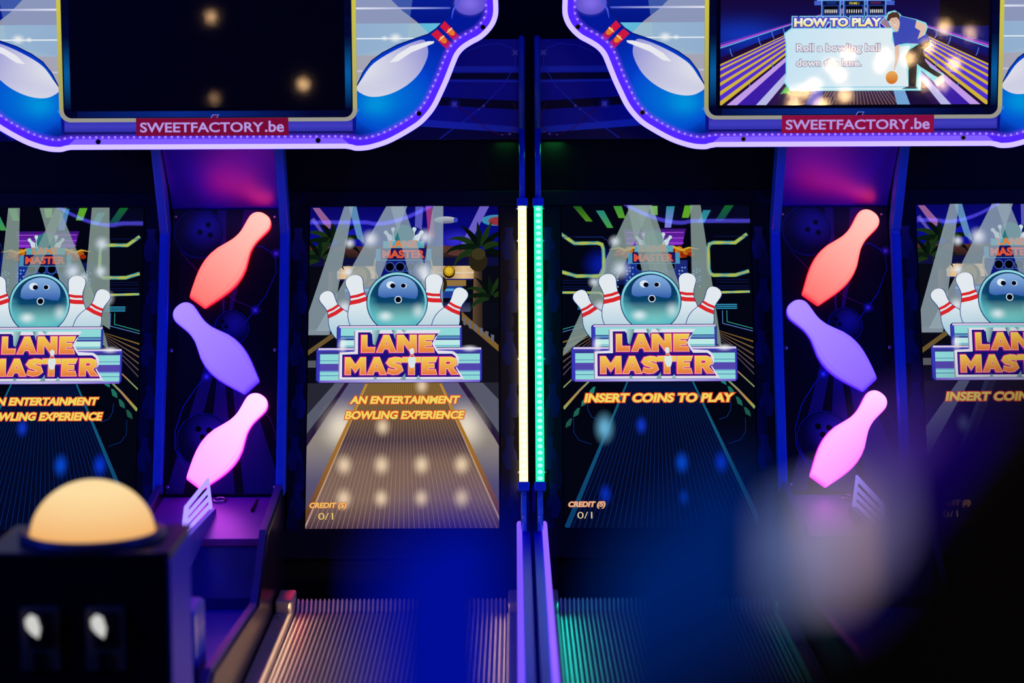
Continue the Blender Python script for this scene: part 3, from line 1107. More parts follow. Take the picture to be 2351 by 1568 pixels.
def build_machine(ci, label, tube_colors, pictures):
    cx = CX[ci]
    root = empty('bowling_machine', (cx, 5.8, 0), label, 'bowling machine', 'twin-lane bowling machines side by side')
    vb, vt = sv(1283), sv(440)

    # ---- body behind the screens
    m = MB()
    m.sbox(cx - 0.845, cx + 0.845, vb, vt, -0.16, -0.020, 0.004)
    yb = S(0, vb).y
    m.box(cx - 0.845, cx + 0.845, yb + 0.05, yb + 0.9, 0.02, S(0, vb).z)
    m.build('cabinet_body', M['black'], root)

    # ---- screen pillars (printed with faint pins)
    for s in (-1, 1):
        for a, b in ((0.186, PU0 - 0.004), (PU0 + PW + 0.004, 0.845)):
            m = MB()
            xa, xb = cx + s * a, cx + s * b
            m.sbox(min(xa, xb), max(xa, xb), sv(1216), sv(474), -0.018, 0.004, 0.001)
            pil = m.build('screen_pillar', M['bezel'], root)
            A = Art(lambda x, y, wd: S(x, y, 0.0045 + wd))
            xm = (xa + xb) / 2
            for k, vv in enumerate((sv(560), sv(680), sv(800), sv(920), sv(1040), sv(1150))):
                o = (0.008 if k % 2 else -0.008)
                A.clip = (min(xa, xb), sv(1216), max(xa, xb), sv(474))
                A.pin((xm + o * .6, vv + 0.055), (xm + o * .6, vv - 0.055), C(12, 26, 96), bands=False, hw=0.19)
                A.pin((xm - o * 1.4, vv - 0.01), (xm - o * 1.4, vv - 0.11), C(8, 18, 66), bands=False, hw=0.2)
            A.build('pin_print', pil, [M['print'], M['print_a']], label='faint blue printed pins')
    m = MB()
    m.sbox(cx - 0.845, cx + 0.845, sv(474), vt, -0.018, 0.008, 0.002)
    m.build('top_bezel', M['bezel'], root)
    m = MB()
    m.sbox(cx - 0.845, cx + 0.845, vb, sv(1216), -0.018, 0.012, 0.004)
    m.build('bottom_bezel', M['bezel'], root)

    # ---- the two upright screens
    for s, pic in zip((-1, 1), pictures):
        xl = cx + (PU0 if s > 0 else -PU0 - PW)
        m = MB()
        m.sbox(xl - 0.002, xl + PW + 0.002, V_BOT - 0.002, V_TOP + 0.002, -0.018, 0.001)
        scr = m.build('lane_screen', M['black'], root)
        A = Art(screen_map(xl), (SX0, SY0, SX1, SY1), 0.00004)
        if pic[0] == 'tropical':
            tropical(A, pic[1])
        else:
            neon_room(A, pic[1])
        logo(A)
        if pic[2] == 'insert':
            caption(A, [('INSERT COINS TO PLAY', 754, 912, 1099, 933)])
        else:
            caption(A, [('AN ENTERTAINMENT', 804, 916, 1057, 934), ('BOWLING EXPERIENCE', 793, 950, 1068, 969)])
        credit(A, C(246, 206, 110) if pic[0] == 'tropical' else C(220, 200, 160))
        k = 0.002 + A.L * A.step
        # the little skittle standing on the T
        A.pin((946, 807), (946 + (0 if pic[2] != 'insert' else 4), 852), C(226, 240, 240), hw=0.2)
        A.build('display', scr, [M['disp'], M['disp_a']], label=pic[3])
        k = 0.002 + A.L * A.step + 0.0005
        m = MB()
        m.sbox(xl, xl + PW, V_BOT, V_TOP, k, k + 0.0004)
        me = m
        # one face only, so that it mirrors once
        me.bm.free()
        me.bm = bmesh.new()
        q = [S(xl, V_BOT, k), S(xl + PW, V_BOT, k), S(xl + PW, V_TOP, k), S(xl, V_TOP, k)]
        me.bm.faces.new([me.bm.verts.new(p) for p in q])
        me.build('screen_glass', M['glass'], scr)

    # ---- header: dark board under the blue printed board
    ht = S(0, vt)
    zt1 = onY(1100, 320, ht.y).z
    zt2 = onY(1100, 90, ht.y).z
    m = MB(); m.box(cx - 0.845, cx + 0.845, ht.y, ht.y + 0.03, ht.z, zt1, 0.003)
    m.build('header_board', M['black'], root)
    m = MB(); m.box(cx - 0.845, cx + 0.845, ht.y - 0.004, ht.y + 0.03, zt1, zt2, 0.003)
    pb = m.build('printed_board', M['blue_panel'], root, label='blue board printed with light trails')
    for s in (-1, 1):
        area('green_header_fill', (cx + s * 0.80, ht.y - 0.02, zt1 - 0.006), (cx + s * 0.80, ht.y - 0.02, zt1 - 0.5), 0.05, 0.02, 0.03 if ci == 0 else 0.07, (0.05, 1.0, 0.15), 170)  # added green lamp for the header corners, no such fixture there
    # artwork of the board in half-mirrored coordinates (photo columns 1010..1190, rows 90..320)
    A = Art(None, (0, 90, 1000, 320), 0.0001)
    for s in (1, -1):
        def fm(x, y, wd, s=s):
            xx = 0.845 - (1190 - x) / 812.0
            t = (320 - y) / 230.0
            return Vector((cx + s * xx, ht.y - 0.0045 - wd, zt1 + (zt2 - zt1) * t))
        A.f = fm
        A.clip = (560, 91, 1189, 319)
        A.L = 0
        A.rect(560, 90, 1190, 320, C(50, 60, 200))
        for q, c in (([(560, 150), (1190, 152), (1190, 166), (560, 164)], C(90, 130, 255)), ([(560, 166), (1190, 168), (1190, 182), (560, 178)], C(20, 20, 70)), ([(560, 178), (1190, 184), (1190, 189), (560, 182)], C(90, 130, 255)),
                     ([(560, 200), (1190, 232), (1190, 252), (560, 215)], C(20, 18, 60)), ([(560, 240), (1190, 292), (1190, 306), (560, 262)], C(90, 130, 255)), ([(560, 262), (1190, 306), (1190, 320), (560, 320)], C(26, 24, 90))):
            A.poly(q, c)
        A.line([(1060, 120), (1100, 104), (1140, 100), (1168, 110), (1178, 122), (1176, 150), (1150, 195), (1105, 240), (1060, 275), (1000, 318)], 2.2, C(90, 130, 255))
        A.line([(1035, 238), (1070, 262), (1110, 296), (1140, 309), (1165, 307), (1180, 292), (1182, 262), (1172, 235)], 1.6, C(190, 30, 110))
        for x, y, r in ((1177, 121, 7), (1035, 239, 7)):
            A.glow(x, y, r * 2.4, r * 2.4, C(120, 150, 255), 0.8)
            A.poly([(x - r, y - r), (x, y - r * .5), (x + r, y - r), (x + r * .5, y), (x + r, y + r), (x, y + r * .5), (x - r, y + r), (x - r * .5, y)], C(230, 200, 255))
        for x, y, r in ((1103, 243, 3), (1092, 251, 2), (1163, 308, 3), (1146, 310, 2), (1174, 303, 2)):
            A.disc(x, y, r, r, C(220, 200, 255), 12)
    A.build('board_print', pb, [M['print'], M['print_a']])

    # ---- the column between the screens
    m = MB()
    vlo, vhi = sv(1137), sv(480)
    m.sbox(cx - 0.155, cx + 0.155, vlo, vhi, -0.018, 0.012, 0.002)
    brd = m.build('pin_board', M['black_gloss'], root)
    A = Art(lambda x, y, wd: onplane_col(x, y, cx, 0.0125 + wd), (372, 482, 648, 1134), 0.0001)
    VL = C(50, 34, 110)
    for q in ([(560, 482), (590, 482), (528, 735), (522, 735)], [(500, 482), (520, 482), (515, 735), (512, 735)], [(520, 760), (532, 760), (650, 1134), (560, 1134)], [(505, 800), (510, 800), (540, 1134), (470, 1134)], [(500, 740), (520, 740), (420, 1134), (380, 1134)]):
        A.poly(q, VL)
    for x, y, r, hs in ((457, 536, 54, ((21, -20), (2, -3), (26, 4))), (532, 752, 37, ((-21, -14), (-28, 0), (-13, -2))), (468, 1012, 60, ((-13, -27), (12, -24), (-3, -8)))):
        A.disc(x, y, r + 3, r + 3, C(20, 46, 150), 40)
        A.disc(x, y, r + 1, r + 1, C(8, 8, 30), 40)
        A.disc(x, y, r - 1, r - 1, (lambda X0, R: (lambda px, py: mixc(C(10, 10, 50), C(60, 60, 170), max(0, (R * 0.7 - math.hypot(px - X0[0], py - X0[1])) / R + 0.3))))((x + 0.25 * r, y - 0.3 * r), r), 40, 5)
        for a, b in hs:
            A.disc(x + a, y + b, r * 0.115, r * 0.115, C(2, 2, 8), 16)
    A.line([(560, 570), (600, 565), (632, 585), (634, 625), (610, 680), (575, 725), (560, 745)], 1.8, C(36, 60, 200))
    A.line([(486, 850), (450, 890), (420, 935), (402, 990), (402, 1030), (425, 1075)], 1.8, C(36, 60, 200))
    A.line([(415, 580), (470, 640), (540, 690), (600, 715)], 1.2, C(120, 40, 140))
    A.line([(560, 900), (620, 960), (634, 1000), (630, 1010)], 1.2, C(120, 40, 140))
    for x, y in ((586, 712), (634, 582), (474, 865)):
        A.glow(x, y, 14, 14, C(90, 90, 255), 0.8)
        A.poly([(x - 5, y - 5), (x, y - 2), (x + 5, y - 5), (x + 2, y), (x + 5, y + 5), (x, y + 2), (x - 5, y + 5), (x - 2, y)], C(170, 140, 255))
    A.build('board_print', brd, [M['print'], M['print_a']], label='dark print of bowling balls and light trails')
    for px, py in ((403, 497), (632, 497), (393, 805), (631, 803), (384, 1119), (631, 1119)):
        p = onplane_col(px, py, cx, 0.0125)
        m = MB(); m.dome(p, SN, 0.0055, 0.0035, 12, 4)
        m.build('screw', M['steel'], root)

    # slanting panel above the board, up to the sign
    xr = CX[0] + XR
    pA = onX(655, 545, xr + 0.012)
    pT = onX(640, 345, xr + 0.012)
    pB = onX(648, 1140, xr + 0.012)
    kf = Vector((0, pA.y, pA.z))
    kt = Vector((0, pT.y, pT.z))
    # depth of the flare: measured scale 838 px per metre at the sign against 813 at the knee
    kneeY = S(0, sv(545), 0.045).y
    kneeZ = S(0, sv(545), 0.045).z
    topZ = onY(500, 330, kneeY - 0.20).z
    footY, footZ = S(0, sv(1142), 0.045).y, S(0, sv(1142), 0.045).z
    yT = kneeY - 0.16
    m = MB()
    v0 = S(0, sv(482), -0.005)
    vs = []
    for x in (cx - 0.155, cx + 0.155):
        vs += [Vector((x, v0.y - 0.004, v0.z)), Vector((x, v0.y - 0.24, topZ + 0.05)), Vector((x, v0.y + 0.02, v0.z + 0.01)), Vector((x, v0.y - 0.22, topZ + 0.07))]
    m.hexa(vs, 0)
    m.build('slanted_panel', M['blue_slant'], root)
    for s in (-1, 1):
        xa, xb = cx + s * (XR - 0.0125), cx + s * (XR + 0.0125)
        bk = 0.055
        pts = [(footY, footZ), (kneeY, kneeZ), (yT, topZ + 0.04), (yT + bk + 0.02, topZ + 0.04), (kneeY + bk, kneeZ + 0.01), (footY + bk, footZ)]
        m = MB(); m.prism_x(pts, min(xa, xb), max(xa, xb), 0.004)
        m.build('column_rail', M['blue'], root)

    # ---- pin lamps
    def lamp(tip, base, rim, core, name_label, warm):
        T, B = onplane_col(tip[0], tip[1], cx, 0.013), onplane_col(base[0], base[1], cx, 0.013)
        ax = (B - T); L = ax.length; ax /= L
        nn = ax.cross(SN)
        NS, TS = 24, 44
        vsl, cols = [], []
        ts = []
        for i in range(TS + 1):
            t = i / TS
            tt = 1 - t * 1.0
            ts.append(tt)
        # finer steps near the tip
        ts = sorted(set([0, 0.01, 0.02, 0.04, 0.07] + [k / 28 for k in range(3, 26)] + [0.91, 0.93, 0.95, 0.965, 0.98, 0.99, 0.996, 1.0]))
        grid = []
        for t in ts:
            hw = math.sqrt(max(0, 1 - ((t - 0.9) / 0.1) ** 2)) * pinw(0.9) if t > 0.9 else pinw(t)
            edge = min(1.0, (t / 0.05)) ** 0.5 if t < 0.05 else 1.0
            row = []
            for k in range(NS + 1):
                a = math.pi * k / NS
                x = math.cos(a) * hw * L
                # flat-fronted moulded shell with round shoulders
                z = (math.sin(a) ** 0.55) * (0.030 * min(1, hw / 0.10)) * edge
                row.append((T + ax * (L * (1 - t)) + nn * x + SN * z, a, hw, t))
            grid.append(row)
        me = bpy.data.meshes.new('pin_lamp')
        V, Cc, Fc = [], [], []
        off = rootloc(root)
        for row in grid:
            for p, a, hw, t in row:
                V.append(tuple(p - off))
                d = abs(math.cos(a))
                e = max(0, (d - 0.86) / 0.14)
                e = max(e, max(0, (0.035 - t) / 0.035), max(0, (t - 0.975) / 0.025) * 0.6)
                c = mixc(core[0], core[1], t)
                if 0.74 < d < 0.84 and t > 0.03:
                    c = mixc(c, rim, 0.16)
                Cc += list(mixc(c, rim, min(1, e ** 1.3)))
        n = NS + 1
        for i in range(len(grid) - 1):
            for k in range(NS):
                Fc.append((i * n + k, i * n + k + 1, (i + 1) * n + k + 1, (i + 1) * n + k))
        Fc.append(tuple(range(n)))
        me.from_pydata(V, [], Fc)
        me.materials.append(M['pinlamp'])
        at = me.color_attributes.new('col', 'FLOAT_COLOR', 'POINT')
        at.data.foreach_set('color', Cc)
        for p in me.polygons:
            p.use_smooth = True
        o = bpy.data.objects.new('pin_lamp', me)
        COL.objects.link(o)
        o.parent = root
        o['label'] = name_label
        m = MB()
        bc = T + ax * (L * 0.985) + SN * 0.022
        return o
    lamp((612, 494), (453, 697), (2.6, 0.004, 0.06, 1), ((5.0, 0.18, 0.17, 1), (5.5, 0.62, 0.54, 1)), 'red glowing pin lamp', 1)
    lamp((408, 703), (580, 892), (0.10, 0.01, 2.5, 1), ((0.27, 0.13, 3.6, 1), (0.46, 0.30, 3.8, 1)), 'violet glowing pin lamp', 0)
    lamp((605, 909), (445, 1114), (1.4, 0.01, 1.6, 1), ((4.5, 0.42, 5.0, 1), (4.6, 0.82, 5.0, 1)), 'pink glowing pin lamp', 0)

    # ---- hump between the lanes
    zs = S(0, sv(1137)).z
    xw = CX[0] + XR - 0.012
    f1 = onX(597, 1237, xw)
    y_f = f1.y
    z_sf = f1.z
    f2 = onX(575, 1395, xw)
    f3 = onX(470, 1545, xw)
    y_n = 4.36
    z_n = f2.z - 0.02
    m = MB()
    m.prism_x([(Y_SB + 0.02, zs), (y_f, z_sf), (y_f, z_sf - 0.02), (Y_SB + 0.02, zs - 0.02)], cx - XR + 0.012, cx + XR - 0.012, 0.002)
    m.build('shelf', M['plate'], root, label='lacquered shelf below the pin lamps')
    m = MB()
    m.prism_x([(y_f + 0.02, z_sf - 0.021), (y_f + 0.002, z_sf - 0.021), (f2.y + 0.10, f2.z), (f2.y + 0.12, 0.05), (Y_SB, 0.05), (Y_SB, zs - 0.03)], cx - XR + 0.012, cx + XR - 0.012)
    m.build('front_panel', M['front'], root)
    m = MB()
    m.prism_x([(f2.y + 0.10, f2.z - 0.03), (y_n, z_n - 0.05), (y_n, 0.05), (f2.y + 0.10, 0.05)], cx - XR + 0.012, cx + XR - 0.012)
    m.build('trough', M['blue_panel'], root)
    for s in (-1, 1):
        xa, xb = cx + s * (XR - 0.012), cx + s * (XR + 0.010)
        pts = [(footY + 0.03, footZ + 0.02), (y_f, z_sf + 0.012), (f2.y, f2.z), (f3.y, f3.z), (y_n, f3.z - 0.02), (y_n, 0.02), (Y_SB + 0.05, 0.02), (Y_SB + 0.05, footZ)]
        m = MB(); m.prism_x(pts, min(xa, xb), max(xa, xb), 0.003)
        sp = m.build('hump_side', M['black_gloss'], root)
        # blue edge trim lying on the side's upper edge
        m = MB()
        tp = [(xa + (xb - xa) / 2, y - 0.0, z + 0.004) for y, z in pts[:5]]
        xo0, xo1 = cx + s * (XR - 0.013), cx + s * (XR + 0.003)
        for (a, b) in zip(pts[:4], pts[1:5]):
            m.hexa([Vector((x, q[0] + (0.003 if False else 0), q[1] + dz)) for x in (min(xo0, xo1), max(xo0, xo1)) for q in (b, a) for dz in (0.0, 0.012)], 0)
        m.build('edge_trim', M['front'], sp)
    # hole and slot in the shelf
    p = onZ(500, 1143, zs)
    def shelfz(y): return zs + (z_sf - zs) * (y - Y_SB) / (y_f - Y_SB)
    m = MB()
    ring = [(cx + 0.005 + 0.016 * math.cos(t), Y_SB - 0.05 + 0.022 * math.sin(t)) for t in [2 * math.pi * k / 20 for k in range(20)]]
    m.tube([(a, b, shelfz(b) + 0.003) for a, b in ring + ring[:1]], 0.003, 6, caps=False)
    m.build('cable_ring', M['steel'], root)
    m = MB(); m.box(cx + 0.105, cx + 0.111, Y_SB - 0.16, Y_SB - 0.03, shelfz(Y_SB - .1) - 0.006, shelfz(Y_SB - 0.1) + 0.004)
    m.build('shelf_slot', M['black'], root)
    # slatted acrylic fin standing on the middle of the shelf
    a0, a1 = onX(478, 1097, CX[0]), onX(425, 1163, CX[0])
    b0, b1 = onX(486, 1166, CX[0]), onX(416, 1240, CX[0])
    def fin(u, v):
        t0 = a0.lerp(a1, u); t1 = b0.lerp(b1, u)
        return t0.lerp(t1, v)
    m = MB()
    def bar(u0, v0_, u1, v1_):
        q = [fin(u0, v0_), fin(u1, v0_), fin(u1, v1_), fin(u0, v1_)]
        m.prism_x([(p.y, p.z) for p in q], cx - 0.0025, cx + 0.0025)
    bar(0, 0, 1, 0.15); bar(0.0, 0.15, 0.06, 1); bar(0.86, 0.15, 1, 1)
    for k in range(3):
        bar(0.06, 0.32 + 0.25 * k, 0.86, 0.43 + 0.25 * k)
    m.build('acrylic_fin', [emission('lilac_lit_acrylic', (0.50, 0.38, 1.6), 1.0)], root, label='slatted lilac-lit acrylic fin')  # lilac light on the white acrylic is put into its emission
    m = MB()
    q = [fin(0, 1.0), fin(1, 1.0)]
    m.prism_x([(q[0].y, q[0].z), (q[1].y, q[1].z), (q[1].y, shelfz(q[1].y) - 0.005), (q[0].y, shelfz(q[0].y) - 0.005)], cx - 0.012, cx + 0.012)
    m.build('fin_foot', M['blue_panel'], root)
    # small blue box on the trough
    if ci == 0:
        m = MB()
        m.box(cx - 0.10, cx + 0.135, 4.48, 4.62, f3.z - 0.06, f3.z + 0.12, 0.01)
        m.build('ticket_box', M['blue'], root)

    # ---- lanes
    YL = 5.62
    zl = onY(925, 1378, YL).z
    yl2 = YL - 0.03
    zl2 = onY(925, 1407, yl2).z
    y_fr = 3.7
    for s in (-1, 1):
        x_in = cx + s * 0.232
        x_out = cx + s * 0.800
        xa, xb = min(x_in, x_out), max(x_in, x_out)
        n = 48
        pitch = (xb - xa) / n
        prof = []
        for k in range(n):
            x = xa + k * pitch
            prof += [(x, 0), (x + pitch * 0.28, 0), (x + pitch * 0.38, 0.005), (x + pitch * 0.68, 0.005), (x + pitch * 0.78, 0)]
        prof.append((xb, 0))
        m = MB()
        secs = [(YL, zl), (yl2, zl2), (yl2 - 0.012, zl2 - 0.001), (y_fr, zl2 - 0.004)]
        rows = [[m.bm.verts.new((x, y, z + h)) for x, h in prof] for y, z in secs]
        for r0, r1 in zip(rows, rows[1:]):
            for k in range(len(prof) - 1):
                m.bm.faces.new((r1[k], r1[k + 1], r0[k + 1], r0[k])).material_index = 0 if k % 5 in (1, 2, 3) else 1
        # body under the ridges
        m.box(xa, xb, y_fr, YL - 0.0, 0.05, zl2 - 0.012)
        m.build('lane', [M['lane'], M['groove_shade']], root, label='cream lane with lengthwise ridges')
        # guides on both sides
        for kind, g0, g1 in (('inner', XR + 0.012, 0.232), ('outer', 0.800, 0.834)):
            xg0, xg1 = cx + s * g0, cx + s * g1
            hgt = 0.018 if kind == 'inner' else 0.016
            m = MB()
            m.box(min(xg0, xg1), max(xg0, xg1), y_fr, yl2 - 0.06, 0.05, zl2 + hgt, 0.005)
            xg2 = xg1 if kind == 'inner' else xg0
            m.box(min(xg0, xg1) + 0.003, max(xg0, xg1) - 0.001, yl2 - 0.07, YL + 0.03, 0.05, zl + hgt + 0.006, 0.006)
            m.build('lane_guide', M['cream'], root)
        lc = (1.0, 0.62, 0.34) if tube_colors[0] == 'cream' else (0.0, 0.75, 0.60)
        for gx, pw in ((0.222, 1.1 if ci == 0 else 0.2), (0.806, 1.5)):
            px_ = cx + s * gx
            area('lane_edge_fill', (px_, 4.85, zl2 + 0.038), (px_ + s * (0.5 - gx) * 0.6, 4.85, zl2), 1.5, 0.012, pw, lc, 170)  # unseen fill lights added along both lane edges
        if ci == 0:
            area('red_corner_fill', (cx + s * 0.225, 5.66, zl + 0.06), (cx + s * 0.30, 5.60, zl), 0.06, 0.01, 0.03, (1.0, 0.02, 0.06), 120)  # unseen fill added for the red tint in the back corner
        m = MB()
        m.box(cx + s * 0.20 - 0.004, cx + s * 0.20 + 0.004, yl2 - 0.12, yl2 - 0.112, zl2 + 0.018, zl2 + 0.024, 0.001)
        m.build('guide_clip', M['steel'], root)

        # ---- outer side panel, its lit edge and the tube above
        xo = cx + s * 0.845
        rz = onX(1190, 1113, 0.0174).z
        rb = onX(1190, 1113, 0.0174).y
        m = MB()
        xs0, xs1 = cx + s * 0.838, cx + s * 0.864
        m.prism_x([(rb, rz), (3.72, rz - 0.03), (3.72, 0.02), (rb + 0.15, 0.02), (rb + 0.15, rz - 0.02)], min(xs0, xs1), max(xs0, xs1), 0.003)
        side = m.build('side_panel', M['side_blue'], root)
        m = MB()
        xe = cx + s * 0.834
        pts = []
        for k in range(14):
            t = k / 13
            y = rb + (4.08 - rb) * t
            pts.append((xe + s * 0.0, y, rz - 0.03 * (rb - y) / (rb - 3.72) + 0.008))
        m.tube(pts, 0.0074, 8)
        m.build('lit_edge', M['rail_light'], side, label='lilac glowing edge strip')
        # leaning LED tube
        xt = cx + s * 0.8465
        tc = tube_colors[0 if s < 0 else 1]
        wq = 0.10
        p0, p1 = S(xt, sv(1120), wq), S(xt, sv(498), wq)
        m = MB()
        m.tube([p0, p1], 0.0122, 12)
        o = m.build('light_tube', M[tc + '_tube'], root, label='%s glowing light tube' % tc)
        m = MB()
        nled = 44
        for k in range(nled):
            p = p0.lerp(p1, (k + 0.5) / nled) + SN * 0.0095
            m.dome(p, SN, 0.0072, 0.0042, 12, 3)
        m.build('led_row', M[tc + '_led'], o)
        m = MB()
        m.sbox(xt - 0.0155, xt + 0.0155, sv(498), sv(480), wq - 0.015, wq + 0.014, 0.002)
        m.build('tube_bracket', M['blue'], root)
        m = MB()
        m.sbox(xt - 0.0155, xt + 0.0155, sv(1140), sv(1120), wq - 0.015, wq + 0.014, 0.002)
        m.build('tube_bracket', M['blue'], root)
        m = MB()
        m.tube([S(xt, sv(1230), wq - 0.01), S(xt, sv(1140), wq - 0.005)], 0.0085, 12)
        m.build('tube_socket', M['tube'], root)
        for vv in (502, 575, 842, 1098):
            m = MB(); c0 = S(xt - s * 0.013, sv(vv), wq + 0.004)
            m.dome(c0, (-s, 0, 0), 0.003, 0.006, 8, 3)
            m.build('screw', M['steel'], root)
        # post behind / above
        q0, q1 = S(xt, sv(480), wq - 0.004), S(xt, sv(320), wq - 0.004)
        topz = onY(1198, 82, q1.y + 0.02).z
        m = MB()
        m.tube([q0, q1], 0.0088, 14)
        m.build('post', M['blue'], root)
        m = MB()
        m.tube([q1, Vector((q1.x, q1.y + 0.02, topz - 0.01)), Vector((q1.x, q1.y + 0.021, topz))], [0.0092, 0.0092, 0.006], 14)
        m.build('upper_post', M['blue'], root)
        # post fixing wall behind the tube (dark)
        m = MB()
        pts = [(S(0, sv(1216), 0.09).y, S(0, sv(1216), 0.09).z), (S(0, sv(480), 0.085).y, S(0, sv(480), 0.085).z), (S(0, sv(320), 0.08).y, S(0, sv(320), 0.08).z), (ht.y + 0.03, zt2), (ht.y + 0.1, zt2), (yb + 0.2, S(0, vb).z), (yb + 0.1, S(0, vb).z)]
        m.prism_x(pts, min(cx + s * 0.847, cx + s * 0.858), max(cx + s * 0.847, cx + s * 0.858))
        m.build('side_wall', M['black'], root)
    return root


def onplane_col(x, y, cx, wd):
    """photo position on the left machine's column -> the same spot on the machine centred at cx"""
    p = onplane(x, y, S(0, 0, wd), SN)
    return Vector((p.x - CX[0] + cx, p.y, p.z))


TR = 'tropical street picture behind the game logo, beige lane below'
NE = 'dark neon hall picture behind the game logo, blue lane below'
mach1 = build_machine(0, 'left twin-lane bowling machine, its right tube glowing cream', ('cream', 'cream'),
                      [('neon', 1, 'ent', NE), ('tropical', 0, 'ent', TR)])
mach2 = build_machine(1, 'right twin-lane bowling machine, its left tube glowing green', ('green', 'green'),
                      [('neon', 0, 'insert', NE), ('tropical', 1, 'insert', TR.replace('beige', 'dark'))])

# ================================================================== marquee signs
MY = 5.79
MCX = 482.0
HALF = [(1070, -92), (1110, -78), (1135, -50), (1148, -15), (1151, 15), (1150, 38), (1143, 58), (1130, 76), (1112, 92), (1090, 104), (1072, 116), (1060, 130), (1052, 148), (1044, 168),
        (1035, 190), (1022, 218), (1008, 246), (992, 268), (972, 288), (948, 304), (920, 320), (895, 332), (868, 341), (845, 346), (822, 347), (810, 344), (798, 342)]
FULL = [(1000, -96)] + HALF + [(2 * MCX - x, y) for x, y in HALF[::-1]] + [(2 * MCX - 1000, -96)]


def smooth_closed(pts, n=4):
    out = []
    N = len(pts)
    for i in range(N):
        p0, p1, p2, p3 = [Vector(pts[(i + k) % N]) for k in (-1, 0, 1, 2)]
        if (p2 - p1).length > 120:
            out.append(tuple(p1))
            continue
        for k in range(n):
            t = k / n
            a = 0.5 * ((2 * p1) + (p2 - p0) * t + (2 * p0 - 5 * p1 + 4 * p2 - p3) * t * t + (3 * p1 - p0 - 3 * p2 + p3) * t ** 3)
            out.append(tuple(a) if (p1 - p0).length < 120 and (p3 - p2).length < 120 else tuple(p1.lerp(p2, t)))
    return out


def offset_closed(pts, d):
    N = len(pts)
    out = []
    for i in range(N):
        a, b = Vector(pts[i - 1]), Vector(pts[(i + 1) % N])
        t = (b - a).normalized()
        nn = Vector((-t.y, t.x))
        out.append(tuple(Vector(pts[i]) + nn * d))
    return out


OUT = smooth_closed(FULL)


